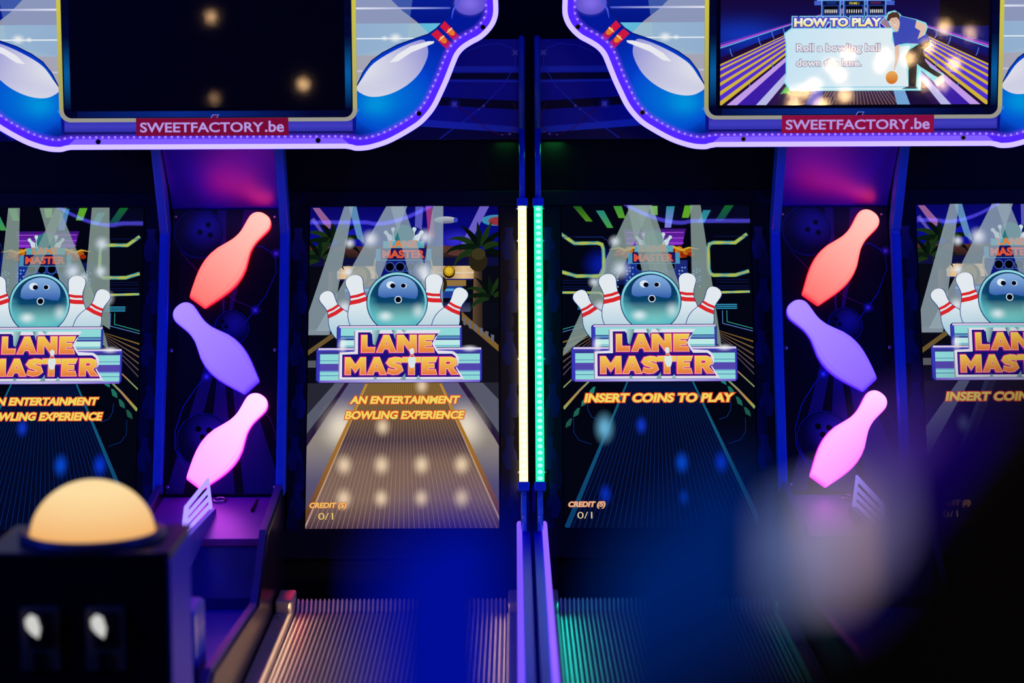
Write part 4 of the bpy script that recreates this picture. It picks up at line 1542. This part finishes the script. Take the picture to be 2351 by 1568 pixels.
def build_marquee(ci, label, picture):
    cx = CX[ci]
    base = onY(MCX, 343, MY)
    root = empty('marquee_sign', (cx, MY, base.z), label, 'sign', 'pin-shaped marquee signs')
    c0 = onY(MCX, 345, MY)
    k = (onY(MCX + 500, 100, MY) - onY(MCX - 500, 100, MY)).x / 1000.0
    kz = (onY(MCX, -50, MY).z - onY(MCX, 345, MY).z) / 395.0

    def f(x, y, wd):
        return Vector((cx + (x - MCX) * k, MY - wd, c0.z + (345 - y) * kz))
    ins = [OUT, offset_closed(OUT, 11)]
    # which direction is inward
    def area_(p):
        return sum(p[i][0] * p[(i + 1) % len(p)][1] - p[i][1] * p[(i + 1) % len(p)][0] for i in range(len(p)))
    sgn = 1 if abs(area_(offset_closed(OUT, 5))) < abs(area_(OUT)) else -1
    o11, o24, o27, o30 = [offset_closed(OUT, sgn * d) for d in (11.5, 25, 28, 31)]
    # cabinet of the sign
    m = MB()
    pts = [(f(x, y, 0).x, f(x, y, 0).z) for x, y in offset_closed(OUT, sgn * 4)]
    m.prism_y(pts, MY, MY + 0.06)
    m.build('sign_box', M['blue_panel'], root)
    # backlit picture
    A = Art(f, None, 0.0001)
    A.L = 3
    A.poly(OUT, C(12, 18, 130))
    A.L = 5
    for s in (1, -1):
        f_s = (lambda x, y, wd, s=s: f(MCX + s * (x - MCX), y, wd))
        A.f = f_s
        dim = 0.0
        face = [p for p in o24 if p[0] > 822 and p[1] < 400]
        A.L = 6
        sky = (825, -94, 1108, 210)
        A.clip = sky
        dk = lambda c: c
        A.rect(825, -94, 1058, 55, lambda x, y: mixc(C(10, 40, 170), C(4, 20, 130), (y + 90) / 140))
        A.rect(825, 55, 1030, 128, lambda x, y: mixc(C(80, 160, 210), C(100, 190, 220), (x - 825) / 180))
        A.rect(825, 128, 960, 210, C(120, 120, 160))
        A.poly([(825, -94), (850, -94), (885, -20), (930, 25), (965, 52), (995, 82), (960, 96), (825, 210)], lambda x, y: (lin(190), lin(190), lin(195), 0.55))
        A.poly([(825, -94), (950, -94), (955, 0), (940, 100), (825, 128)], lambda x, y: (lin(120), lin(160), lin(220), 0.25))
        A.rect(825, 18, 1045, 22.5, lambda x, y: mixc(C(222, 226, 240), C(60, 80, 200), (x - 840) / 200), nx=4)
        A.rect(825, 88, 965, 91, C(225, 232, 240))
        A.rect(825, 162, 848, 166, C(190, 190, 215))
        A.glow(915, 88, 20, 15, C(236, 240, 240), 0.95)
        A.glow(890, 89, 10, 8, C(236, 240, 240), 0.9)
        A.clip = (822, -90, 1160, 400)
        # big skittle
        left = [(1062, -92), (1046, -60), (1040, -20), (1046, 10), (1040, 32), (1026, 50), (1008, 68), (990, 80), (960, 90), (920, 104), (885, 122), (860, 140), (840, 166), (822, 204)]
        right = [p for p in o11]
        right = [p for p in right if p[0] > 805 and p[1] > -92]
        right = sorted(right, key=lambda p: 0)  # keeps the outline order
        body = left + [(822, 335)] + [p for p in right][::-1]
        # the right run goes from top to bottom: reverse so that the polygon closes properly
        if right and right[0][1] > right[-1][1]:
            body = left + [(822, 335)] + right
        def bodyc(x, y):
            d = math.hypot((x - 890) / 120, (y - 225) / 95)
            c = mixc(C(0, 120, 215), C(4, 60, 205), d)
            if y < 60:
                c = mixc(C(16, 60, 200), C(60, 60, 200), (60 - y) / 80)
            return c if d < 1 else mixc(c, C(2, 24, 150), (d - 1) * 1.1)
        A.L = 20
        A.poly(body, bodyc)
        A.disc(905, 222, 96, 74, bodyc, 40, 8, rot=-0.65)
        A.glow(868, 240, 62, 46, C(0, 150, 220), 0.85)
        A.line(left, 3, C(4, 24, 120))
        hl = [(824, 204), (838, 180), (858, 152), (885, 132), (920, 113), (955, 98), (980, 93), (989, 112), (987, 135), (970, 168), (945, 193), (915, 211), (885, 221), (858, 223), (838, 217)]
        A.poly(smooth_closed(hl), lambda x, y: mixc(C(226, 226, 234), C(150, 150, 214), (math.hypot(x - 870, y - 180) - 20) / 110))
        A.poly([(1004, 96), (990, 96), (950, 107), (920, 125), (900, 145), (920, 142), (950, 122), (1002, 101)], C(232, 232, 240))
        A.glow(1086, 10, 44, 34, C(130, 110, 235), 0.9)
        A.disc(1086, 10, 36, 27, (*C(130, 110, 235)[:3], 0.45), 28)
        A.line([(1044, 45), (1048, 25), (1060, 5), (1075, -12)], [1, 4, 4, 1], C(70, 90, 220))
        for q in ([(1028, 50), (1063, 86), (1051, 97), (1017, 63)], [(1011, 69), (1044, 102), (1033, 116), (997, 80)]):
            A.poly(q, lambda x, y: mixc(C(226, 24, 40), C(170, 20, 90), ((x - 1000) + (y - 50)) / 110))
            mx = sum(p[0] for p in q) / 4
            my = sum(p[1] for p in q) / 4
            A.disc(mx + 3, my + 1, 10, 6.5, C(226, 120, 40), 16, rot=0.78)
            A.line([(mx - 7, my + 3), (mx + 5, my - 8)], [1.5, 3], C(255, 220, 190))
        A.disc(826, 254, 4, 4, C(40, 120, 220), 12)
        # shadow side near the lower end
        A.glow(822, 310, 60, 36, C(3, 14, 110), 0.75)
    A.f = f
    A.clip = None
    A.L = 46
    # violet bar under the tv
    A.rect(150, 272, 814, 306, lambda x, y: mixc(C(64, 62, 190), C(30, 28, 150), abs(y - 288) / 22), nx=2, ny=4)
    A.rect(150, 302, 814, 310, C(14, 16, 90))
    # rounded dark surround with a yellow line
    def rr(x0, y0, x1, y1, r, n=6):
        o = [(x0, y0), (x1, y0)]
        for k2 in range(n + 1):
            t = math.pi / 2 * k2 / n
            o.append((x1 - r + r * math.cos(t), y1 - r + r * math.sin(t)))
        for k2 in range(n + 1):
            t = math.pi / 2 * k2 / n
            o.append((x0 + r - r * math.sin(t), y1 - r + r * math.cos(t)))
        return o
    o1 = rr(139, -90, 825, 279, 26)
    o2 = rr(149, -90, 815, 270, 19)
    A.poly(o1, lambda x, y: mixc(C(206, 196, 70), C(150, 148, 140), (y - 120) / 150))
    A.nl()
    A.rect(139, 0, 149, 250, lambda x, y: mixc(C(206, 196, 70), C(160, 158, 100), (y) / 250), ny=4, nl=False)
    A.rect(815, 0, 825, 250, lambda x, y: mixc(C(206, 196, 70), C(170, 166, 110), (y) / 250), ny=4, nl=False)
    A.poly(o2, C(3, 6, 40))
    for x in (152, 798):
        A.rect(x, 40, x + 14, 250, lambda px, py: mixc(C(8, 90, 160), C(3, 8, 50), abs(py - 170) / 75), ny=10)
    A.rect(180, 250, 780, 268, lambda x, y: mixc(C(10, 40, 130), C(3, 6, 50), abs(x - 420) / 300), nx=10)
    A.build('sign_face', root, [M['disp'], M['disp_a']], label='backlit face with two big pins')
    zf = A.L * A.step + 0.0008

    # edge light: outer neon, inner violet band
    def ribbon(name, a, b, d0, d1, mat, parent=root, yshift=0):
        m = MB()
        N = len(a)
        va = [m.bm.verts.new(f(x, y, d1)) for x, y in a]
        vb_ = [m.bm.verts.new(f(x, y, d1)) for x, y in b]
        vc = [m.bm.verts.new(f(x, y, d0)) for x, y in a]
        vd = [m.bm.verts.new(f(x, y, d0)) for x, y in b]
        for i in range(N):
            j = (i + 1) % N
            m.bm.faces.new((va[i], va[j], vb_[j], vb_[i]))
            m.bm.faces.new((vc[i], vc[j], va[j], va[i]))
            m.bm.faces.new((vb_[i], vb_[j], vd[j], vd[i]))
        bmesh.ops.recalc_face_normals(m.bm, faces=m.bm.faces)
        return m.build(name, mat, parent)
    ribbon('neon_edge', OUT, o11, 0.0, zf + 0.014, M['neon'])
    ribbon('violet_band', o11, o24, 0.0, zf + 0.006, M['neon_band'])
    # brighter straight stretch at the bottom
    A = Art(f, None)
    A.L = 0
    A.f = lambda x, y, wd: f(x, y, zf + 0.0075)
    A.poly([(160, 331), (175, 318), (790, 318), (806, 331)], (0.22, 0.11, 1.3, 1))
    A.build('bottom_glow_strip', root, [M['disp'], M['disp_a']])
    # row of leds
    m = MB()
    P = [Vector(p) for p in o27]
    N = len(P)
    acc, nxt = 0.0, 0.0
    for i in range(N):
        a, b = P[i], P[(i + 1) % N]
        L = (b - a).length
        while nxt <= acc + L:
            q = a.lerp(b, (nxt - acc) / L)
            if q.y > -88:
                m.dome(f(q.x, q.y, zf + 0.004), (0, -1, 0), 0.0036, 0.0035, 8, 3)
            nxt += 14.5
        acc += L
    m.build('led_strip', M['led'], root, label='row of violet leds')
    A = Art(f, None)
    A.f = lambda x, y, wd: f(x, y, zf + 0.0003)
    N = len(o24)
    A.nl()
    for i in range(N):
        j = (i + 1) % N
        o40 = A
        p1, p2 = Vector(o24[i]), Vector(o24[j])
        q1, q2 = Vector(o42[i]) if False else None, None
        break
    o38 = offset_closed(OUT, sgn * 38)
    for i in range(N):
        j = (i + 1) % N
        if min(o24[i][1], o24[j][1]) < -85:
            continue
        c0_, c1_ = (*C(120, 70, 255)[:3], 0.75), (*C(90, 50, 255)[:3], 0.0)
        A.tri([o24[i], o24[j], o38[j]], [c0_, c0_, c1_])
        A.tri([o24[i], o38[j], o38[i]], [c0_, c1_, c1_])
    A.build('led_glow', root, [M['disp'], M['disp_a']])
    # screws
    for px, py in ((1116, 65), (968, 262), (735, 323), (229, 324), (2 * MCX - 968, 262), (2 * MCX - 1116, 65)):
        p = f(px, py, zf + 0.006)
        m = MB()
        m.tube([p, p + Vector((0, -0.006, 0))], 0.0072, 14)
        sc = m.build('screw', M['steel'], root)
        m = MB(); m.tube([p + Vector((0, -0.0058, 0)), p + Vector((0, -0.0066, 0))], 0.0045, 12)
        m.build('screw_socket', M['black'], sc)

    # ---- tv
    m = MB()
    a, b = f(166, 254, 0), f(798, -90, 0)
    m.box(a.x, b.x, MY - zf - 0.002, MY - zf + 0.02, a.z, b.z, 0.002)
    tv = m.build('television', M['black'], root, label='switched-off black screen' if picture is None else 'screen showing how to play')
    if picture:
        A = Art(lambda x, y, wd: f(x - 1473, y + 6, zf + 0.003 + wd), (1648, -84, 2263, 240), 0.00006)
        picture(A)
        A.build('display', tv, [M['disp'], M['disp_a']])
        kk = A.L * A.step
    else:
        kk = 0
    m = MB()
    a, b = f(174, 247, 0), f(791, -88, 0)
    y = MY - zf - 0.0045 - kk
    m.bm.faces.new([m.bm.verts.new(p) for p in ((a.x, y, a.z), (b.x, y, a.z), (b.x, y, b.z), (a.x, y, b.z))])
    m.build('screen_glass', M['tvglass'], tv)
    # tiny badge on the tv frame
    A = Art(lambda x, y, wd: f(x, y, zf + 0.003 + wd))
    A.poly([(486, 272), (492, 262), (508, 262), (502, 272)], C(90, 110, 220))
    A.poly([(489, 271), (494, 264), (505, 264), (500, 271)], C(90, 20, 40) if ci == 0 else C(10, 8, 20))
    A.build('badge', tv, [M['disp'], M['disp_a']])

    # ---- sticker with the shop address
    m = MB()
    a, b = f(317, 311, 0), f(667, 270, 0)
    m.box(a.x, b.x, MY - zf - 0.0105, MY - zf - 0.008, a.z, b.z)
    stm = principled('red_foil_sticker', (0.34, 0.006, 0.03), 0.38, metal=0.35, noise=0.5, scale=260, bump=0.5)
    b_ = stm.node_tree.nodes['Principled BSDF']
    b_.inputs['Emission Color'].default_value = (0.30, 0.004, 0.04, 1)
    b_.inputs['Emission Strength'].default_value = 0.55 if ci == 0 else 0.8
    st = m.build('sticker', stm, root, label='red address sticker')
    A = Art(lambda x, y, wd: f(x, y, zf + 0.0110 + wd))
    A.text('SWEETFACTORY', 326, 280, 610, 303, C(176, 150, 226), 0.02)
    A.text('.be', 613, 277, 657, 303, C(176, 150, 226), 0.02)
    A.build('sticker_lettering', st, [M['disp'], M['disp_a']])
    return root


def howto(A):
    A.rect(1648, -84, 2263, 240, lambda x, y: mixc(C(22, 10, 60), C(14, 20, 120), max(0, 1 - abs(y - 95) / 80)), nx=4, ny=8)
    A.glow(1700, 80, 160, 60, C(20, 60, 200), 0.7)
    A.rect(2150, -84, 2263, 60, C(14, 8, 18))
    vx, vy = 1940, 14

    def wedge(x0, y0, x1, y1, c, s=1):
        pp = [(vx, vy), (x0, y0), (x1, y1)]
        if s < 0:
            pp = [(2 * 1955 - x, y) for x, y in pp]
        A.poly(pp, c)
    for s in (1, -1):
        wedge(1500, 190, 1500, 420, C(30, 10, 60), s)
        ys = [(147, 151), (153, 168), (162, 187), (183, 208), (205, 232)]
        def ext(y): return vy + (y - vy) * (vx - 1500) / (vx - 1648)
        wedge(1500, ext(150), 1500, ext(240), C(84, 50, 214), s)
        for a, b in ((146, 150), (156, 161), (171, 177), (188, 196), (208, 218), (231, 243)):
            wedge(1500, ext(a), 1500, ext(b), lambda x, y: C(216, 184, 60), s)
        for a, b, c in ((102, 106, C(190, 70, 220)), (107, 110, C(110, 190, 235)), (98, 100, C(90, 60, 200))):
            wedge(1500, ext(a), 1500, ext(b), c, s)
        for xx, yy in ((1670, 110), (1735, 85), (1765, 70), (1792, 64), (1715, 190), (1765, 140)):
            X_ = xx if s > 0 else 3910 - xx
            A.line([(X_, yy), (X_ + 2 * s, yy + 10), (X_ + 6 * s, yy + 18)], 2, C(80, 120, 220))
        wedge(1600, 300, 1730, 300, C(60, 30, 170), s)
        wedge(1590, 300, 1620, 300, C(200, 160, 240), s)
        wedge(1675, 300, 1705, 300, C(190, 190, 240), s)
        wedge(1705, 300, 1730, 300, C(40, 14, 80), s)
    # centre lane
    A.poly([(1900, 100), (2010, 100), (2075, 240), (1850, 240)], lambda x, y: mixc(C(90, 90, 170), C(60, 30, 50), abs(x - 1960) / 110))
    A.nl()
    for i in range(24):
        A.line([(1930 + i * 2.4, 150), (1862 + i * 8.5, 240)], 1, (*C(230, 210, 200)[:3], 0.35), nl=False)
    A.poly([(1885, 150), (1905, 150), (1875, 240), (1845, 240)], C(60, 80, 200))
    A.poly([(2030, 150), (2050, 150), (2085, 240), (2055, 240)], C(120, 170, 220))
    A.poly([(1786, 215), (1800, 196), (1812, 206), (1806, 216), (1798, 213)], C(70, 190, 90))
    # far end with pins
    A.rect(1862, 2, 2045, 12, C(70, 100, 210))
    A.rect(1868, -4, 2038, 2, C(120, 170, 235))
    for x0, x1 in ((1884, 1916), (1934, 1972), (1988, 2020)):
        A.rect(x0 - 6, 2, x1 + 6, 36, C(40, 60, 160))
        A.rect(x0, 14, x1, 33, C(6, 6, 16))
        A.rect(x0 - 2, 3, x1 + 2, 12, C(10, 20, 60))
        A.line([(x0 - 5, 2), (x0 - 5, 40)], 2, C(110, 180, 235))
        A.line([(x1 + 5, 2), (x1 + 5, 40)], 2, C(110, 180, 235))
        A.nl()
        for k in range(7):
            xx = x0 + 3 + k * (x1 - x0 - 6) / 6
            A.disc(xx, 26, 1.3, 5, C(220, 220, 225), 8, nl=False)
    A.text('FRAME 1', 1942, 5, 1964, 10.5, C(230, 220, 60), 0.01)
    A.rect(1890, 4, 1912, 10, C(20, 50, 120))
    A.rect(1990, 4, 2014, 10, C(80, 30, 80))
    # white notice
    pn = [(1812, 66), (2046, 66), (2060, 78), (2092, 120), (2106, 150), (2106, 206), (1812, 206), (1797, 186), (1801, 168), (1800, 100), (1796, 78)]
    A.poly([(x + (3 if x > 1950 else -3), y + (2 if y > 140 else -2)) for x, y in pn], C(150, 232, 246))
    A.poly(pn, lambda x, y: mixc(C(206, 236, 252), C(232, 244, 250), (x - 1800) / 250))
    A.poly([(1812, 198), (2104, 198), (2104, 201), (1813, 201)], C(160, 220, 240))
    # lettering
    A.text('HOW TO PLAY', 1816, 41, 2016, 61, C(140, 226, 240), 0.05, grow=0.20)
    A.text('HOW TO PLAY', 1816, 41, 2016, 61, C(84, 70, 206), 0.05, grow=0.13)
    A.text('HOW TO PLAY', 1816, 41, 2016, 61, lambda x, y: mixc(C(255, 255, 250), C(250, 236, 110), (y - 41) / 20), 0.05)
    for s, x0, y0, x1, y1 in (('Roll a bowling ball', 1822, 100, 2013, 118), ('down the lane.', 1822, 135, 1971, 152)):
        A.text(s, x0, y0, x1, y1, C(116, 92, 140), 0.02, grow=0.05, ref='Roll')
        A.text(s, x0, y0, x1, y1, C(240, 236, 244), 0.03, ref='Roll')
    # player bending to release the ball
    SK, SH, PT = C(232, 196, 176), C(62, 76, 186), C(30, 26, 36)
    def g(l): return [(1620 + x / 3.216, y / 3.216) for x, y in l]
    outl = g([(1300, 140), (1320, 90), (1370, 78), (1410, 105), (1420, 120), (1530, 145), (1600, 170), (1615, 200), (1595, 260), (1638, 300), (1650, 330), (1590, 380), (1600, 460), (1690, 530), (1740, 545), (1745, 600), (1690, 640), (1670, 610), (1650, 590), (1560, 510), (1555, 665), (1425, 665), (1480, 640), (1450, 400), (1500, 330), (1380, 350), (1350, 300), (1355, 220), (1320, 160)])
    A.poly(outl, C(140, 230, 240))
    A.poly(g([(1530, 155), (1600, 185), (1606, 205), (1570, 300), (1545, 320), (1500, 330), (1492, 310), (1535, 285), (1555, 230), (1520, 200)]), SK)
    A.poly(g([(1372, 330), (1408, 320), (1410, 400), (1395, 460), (1375, 520), (1368, 520), (1378, 440)]), SK)
    A.poly(g([(1450, 420), (1480, 370), (1560, 320), (1625, 290), (1640, 330), (1590, 370), (1600, 450), (1640, 500), (1720, 550), (1715, 580), (1670, 560), (1560, 490), (1540, 470), (1535, 640), (1480, 640), (1478, 500)]), PT)
    A.poly(g([(1410, 120), (1530, 150), (1520, 205), (1560, 230), (1540, 290), (1610, 250), (1630, 290), (1560, 325), (1460, 320), (1400, 330), (1372, 345), (1355, 240), (1400, 230), (1390, 180)]), SH)
    A.poly(g([(1325, 135), (1395, 125), (1408, 170), (1405, 205), (1385, 240), (1360, 215), (1340, 185)]), SK)
    A.poly(g([(1310, 150), (1320, 110), (1350, 92), (1390, 92), (1408, 120), (1400, 150), (1385, 130), (1345, 135), (1325, 160)]), C(84, 52, 44))
    A.poly(g([(1425, 655), (1490, 635), (1540, 640), (1545, 655)]), C(60, 56, 70))
    A.poly(g([(1665, 600), (1700, 570), (1735, 545), (1742, 560), (1735, 600), (1690, 635)]), C(220, 214, 220))
    A.line(g([(1365, 180), (1372, 188), (1382, 184)]), 1, C(250, 250, 250))
    A.line(g([(1350, 152), (1362, 149)]), 0.9, C(70, 45, 40))
    A.line(g([(1374, 147), (1384, 145)]), 0.9, C(70, 45, 40))
    A.disc(*g([(1356, 158)])[0], 0.8, 0.6, C(40, 28, 28), 8)
    A.disc(*g([(1379, 153)])[0], 0.8, 0.6, C(40, 28, 28), 8)
    A.line(g([(1368, 158), (1364, 172), (1372, 174)]), 0.8, C(200, 150, 130))
    A.disc(1620 + 1355 / 3.216, 572 / 3.216, 14, 15, lambda x, y: mixc(C(240, 176, 90), C(214, 110, 30), (y - 165) / 26), 24, 3)


build_marquee(0, 'left violet-edged marquee sign with a switched-off screen', None)
build_marquee(1, 'right violet-edged marquee sign whose screen shows how to play', howto)

# ================================================================== coin console with glowing dome
CY = 3.95
kc = (onY(390, 1400, CY) - onY(0, 1400, CY)).x / 390
xl, xr_ = onY(-25, 1400, CY).x, onY(388, 1400, CY).x
ztop = onY(180, 1268, CY).z
con = empty('coin_console', ((xl + xr_) / 2, CY + 0.18, 0), 'black coin console with a glowing orange dome, low at the left', 'coin console')
m = MB(); m.box(xl, xr_, CY, CY + 0.255, 0.0, ztop - 0.012, 0.008)
m.build('console_body', M['black'], con)
m = MB(); m.box(xl - 0.006, xr_ + 0.006, CY - 0.006, CY + 0.26, ztop - 0.012, ztop, 0.004)
m.build('console_top', principled('brown_black_top', (0.05, 0.035, 0.03), 0.35, noise=0.3, scale=20), con)
m = MB(); m.box(xr_ - 0.004, xr_ + 0.004, CY + 0.004, CY + 0.250, 0.02, ztop - 0.016, 0.002)
m.build('blue_lit_side', M['side_blue'], con)  # blue light on the console's side, put into an added plate's colour
dc = onZ(203, 1246, ztop)
dcx, dcy = dc.x, CY + 0.13
R = 0.1205
me = bpy.data.meshes.new('dome')
V, Fc, Cc = [], [], []
NS, NR = 48, 20
off = rootloc(con)
for i in range(NR + 1):
    t = math.pi / 2 * i / NR
    for k in range(NS):
        a = 2 * math.pi * k / NS
        V.append((dcx + R * math.cos(t) * math.cos(a) - off.x, dcy + R * math.cos(t) * math.sin(a) - off.y, ztop + 0.002 + R * 0.93 * math.sin(t)))
        Cc += list(mixc(C(240, 170, 96), C(255, 222, 164), math.sin(t) * 1.15))
for i in range(NR):
    for k in range(NS):
        Fc.append((i * NS + k, i * NS + (k + 1) % NS, (i + 1) * NS + (k + 1) % NS, (i + 1) * NS + k))
me.from_pydata(V, [], Fc)
me.color_attributes.new('col', 'FLOAT_COLOR', 'POINT').data.foreach_set('color', Cc)
me.materials.append(M['dome'])
for p in me.polygons:
    p.use_smooth = True
o = bpy.data.objects.new('dome_lamp', me)
COL.objects.link(o)
o.parent = con
o['label'] = 'glowing pale orange dome'
m = MB()
m.tube([(dcx + (R + 0.010) * math.cos(2 * math.pi * k / 40), dcy + (R + 0.010) * math.sin(2 * math.pi * k / 40), ztop + 0.007) for k in range(41)], 0.011, 10, caps=False)
m.build('dome_collar', principled('collar_plastic', (0.16, 0.12, 0.10), 0.4), con)
for px in (93, 243):
    p = onY(px, 1470, CY)
    m = MB(); m.box(p.x - 0.036, p.x + 0.036, CY - 0.008, CY + 0.005, onY(px, 1540, CY).z, onY(px, 1392, CY).z, 0.004)
    cm = m.build('coin_mechanism', M['grey'], con)
    m = MB()
    q = onY(px, 1437, CY)
    m.box(q.x - 0.022, q.x + 0.024, CY - 0.018, CY - 0.006, q.z - 0.020, q.z + 0.030, 0.006)
    m.build('coin_plate', M['black_gloss'], cm)
    q = onY(px - 12, 1430, CY)
    m = MB()
    m.prism_y([(q.x + a, q.z + b) for a, b in ((-.014, .012), (-.004, .022), (.008, .016), (.014, -.006), (.010, -.024), (-.002, -.016), (-.012, -.004))][::-1], CY - 0.026, CY - 0.018, 0.002)
    m.build('reject_button', emission('lit_white_button', (0.62, 0.62, 0.60), 1.0), cm, label='white lit button')
    q = onY(px + 4, 1470, CY)
    m = MB(); m.box(q.x - 0.022, q.x + 0.022, CY - 0.012, CY - 0.004, q.z - 0.012, q.z + 0.010, 0.003)
    m.build('coin_slot', M['black'], cm)
    q = onY(px, 1515, CY)
    m = MB(); m.box(q.x - 0.012, q.x + 0.012, CY - 0.014, CY - 0.004, q.z - 0.020, q.z + 0.018, 0.003)
    m.build('return_flap', M['black'], cm)

# ================================================================== tall cabinet close to the lens
FY = 0.52
fg = empty('arcade_cabinet', (0.16, FY + 0.12, 0), 'dark out-of-focus arcade cabinet close by, low at the right', 'arcade cabinet')


def fp(px, py, y=FY):
    q = onY(px, py, y)
    return (q.x, q.z)


def slab(pts, y0, y1, drop, shift=0.0):
    """cabinet wall whose top slopes down to the back"""
    m = MB()
    a = [m.bm.verts.new((p[0], y0, p[1])) for p in pts]
    b = [m.bm.verts.new((p[0] + shift, y1, max(0.02, p[1] - drop))) for p in pts]
    m.bm.faces.new(a)
    m.bm.faces.new(b[::-1])
    for i in range(len(pts)):
        j = (i + 1) % len(pts)
        m.bm.faces.new((a[j], a[i], b[i], b[j]))
    bmesh.ops.recalc_face_normals(m.bm, faces=m.bm.faces)
    return m


low = fp(900, 1760)
body = [(low[0], 0.02), low, fp(1240, 1760), fp(1400, 1620), fp(1560, 1540), fp(1760, 1440), fp(1930, 1360), fp(2020, 1250), fp(2100, 1120), fp(2190, 1010), fp(2290, 910), fp(2420, 800), fp(2700, 700), (0.50, fp(2700, 700)[1]), (0.50, 0.02)]
slab(body, FY, FY + 0.26, 0.10, 0.05).build('cabinet_side', principled('near_black_side', (0.008, 0.016, 0.10), 0.6), fg)


def lit(name, rows, y, col, label):  # glowing sheets standing in for blurred reflections, haze and veiling light
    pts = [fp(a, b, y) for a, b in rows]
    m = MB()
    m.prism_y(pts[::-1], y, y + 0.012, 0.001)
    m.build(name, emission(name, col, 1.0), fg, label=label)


lit('veil_panel', ((840, 1900), (860, 1290), (980, 1200), (1120, 1180), (1170, 1240), (1180, 1900)), FY + 0.30, (0.0, 0.004, 0.30), 'blurred blue veil of light')
lit('veil_panel', ((1380, 1900), (1390, 1340), (1460, 1240), (1560, 1170), (1680, 1080), (1745, 1110), (1750, 1900)), FY + 0.29, (0.0, 0.014, 0.13), 'blurred deep blue veil of light')
lit('haze_strip', ((1790, 1370), (1790, 1190), (1880, 1150), (1890, 1370)), FY + 0.32, (0.16, 0.21, 0.44), 'blurred pale blue reflection')
lit('haze_strip', ((1900, 1360), (1900, 1150), (1945, 1130), (1945, 1360)), FY + 0.32, (0.62, 0.40, 0.46), 'blurred peach reflection')
lit('haze_strip', ((1955, 1330), (1955, 1140), (2060, 1110), (2070, 1180), (2010, 1290)), FY + 0.32, (0.20, 0.17, 0.38), 'blurred lavender reflection')
lit('haze_strip', ((1980, 1120), (1990, 1010), (2110, 930), (2140, 980), (2070, 1090)), FY + 0.31, (0.075, 0.03, 0.28), 'blurred violet haze')
lit('haze_strip', ((2060, 1240), (2050, 1110), (2150, 960), (2260, 900), (2270, 960)), FY + 0.30, (0.01, 0.0, 0.16), 'blurred violet blue veil of light')

# ================================================================== warm bulbs hanging at the far side of the hall, mirrored in the sign screens
gar = empty('string_lights', (0, -6, 0), 'warm hanging bulbs behind the viewer, mirrored in the sign screens', 'string lights')
GY = -6.0
cable = principled('black_cable', (0.01, 0.01, 0.01), 0.6)
spots = [(485, 38, .5), (697, 193, .6), (492, 226, .25), (2166, 62, 1), (2226, 75, .7), (1946, 124, 1), (1908, 150, .9), (1926, 172, .9), (2030, 128, 1), (2085, 133, 1.1), (2130, 106, 1.0), (2188, 146, 1.1),
         (1868, 196, 1), (1846, 210, 1.1), (1822, 215, 1), (1822, 242, 1.2), (1884, 240, 1.3), (1938, 218, 1.2), (2120, 188, 1), (2160, 192, .8), (2019, 150, .7)]
for px, py, k in spots:
    q = onY(px, py, 2 * MY - GY)
    bx = (q.x, GY, q.z)
    m = MB()
    m.dome(bx, (0, 0, -1), 0.030 * math.sqrt(k), 0.042, 14, 6)
    m.dome(bx, (0, 0, 1), 0.036 * math.sqrt(k), 0.03, 14, 6)
    b = m.build('bulb', emission('warm_bulb', (1.0, 0.62, 0.30), 46 * k), gar)
    m = MB()
    m.tube([(q.x, GY, q.z + 0.02), (q.x, GY, 3.6)], 0.003, 6)
    m.build('cord', cable, b)
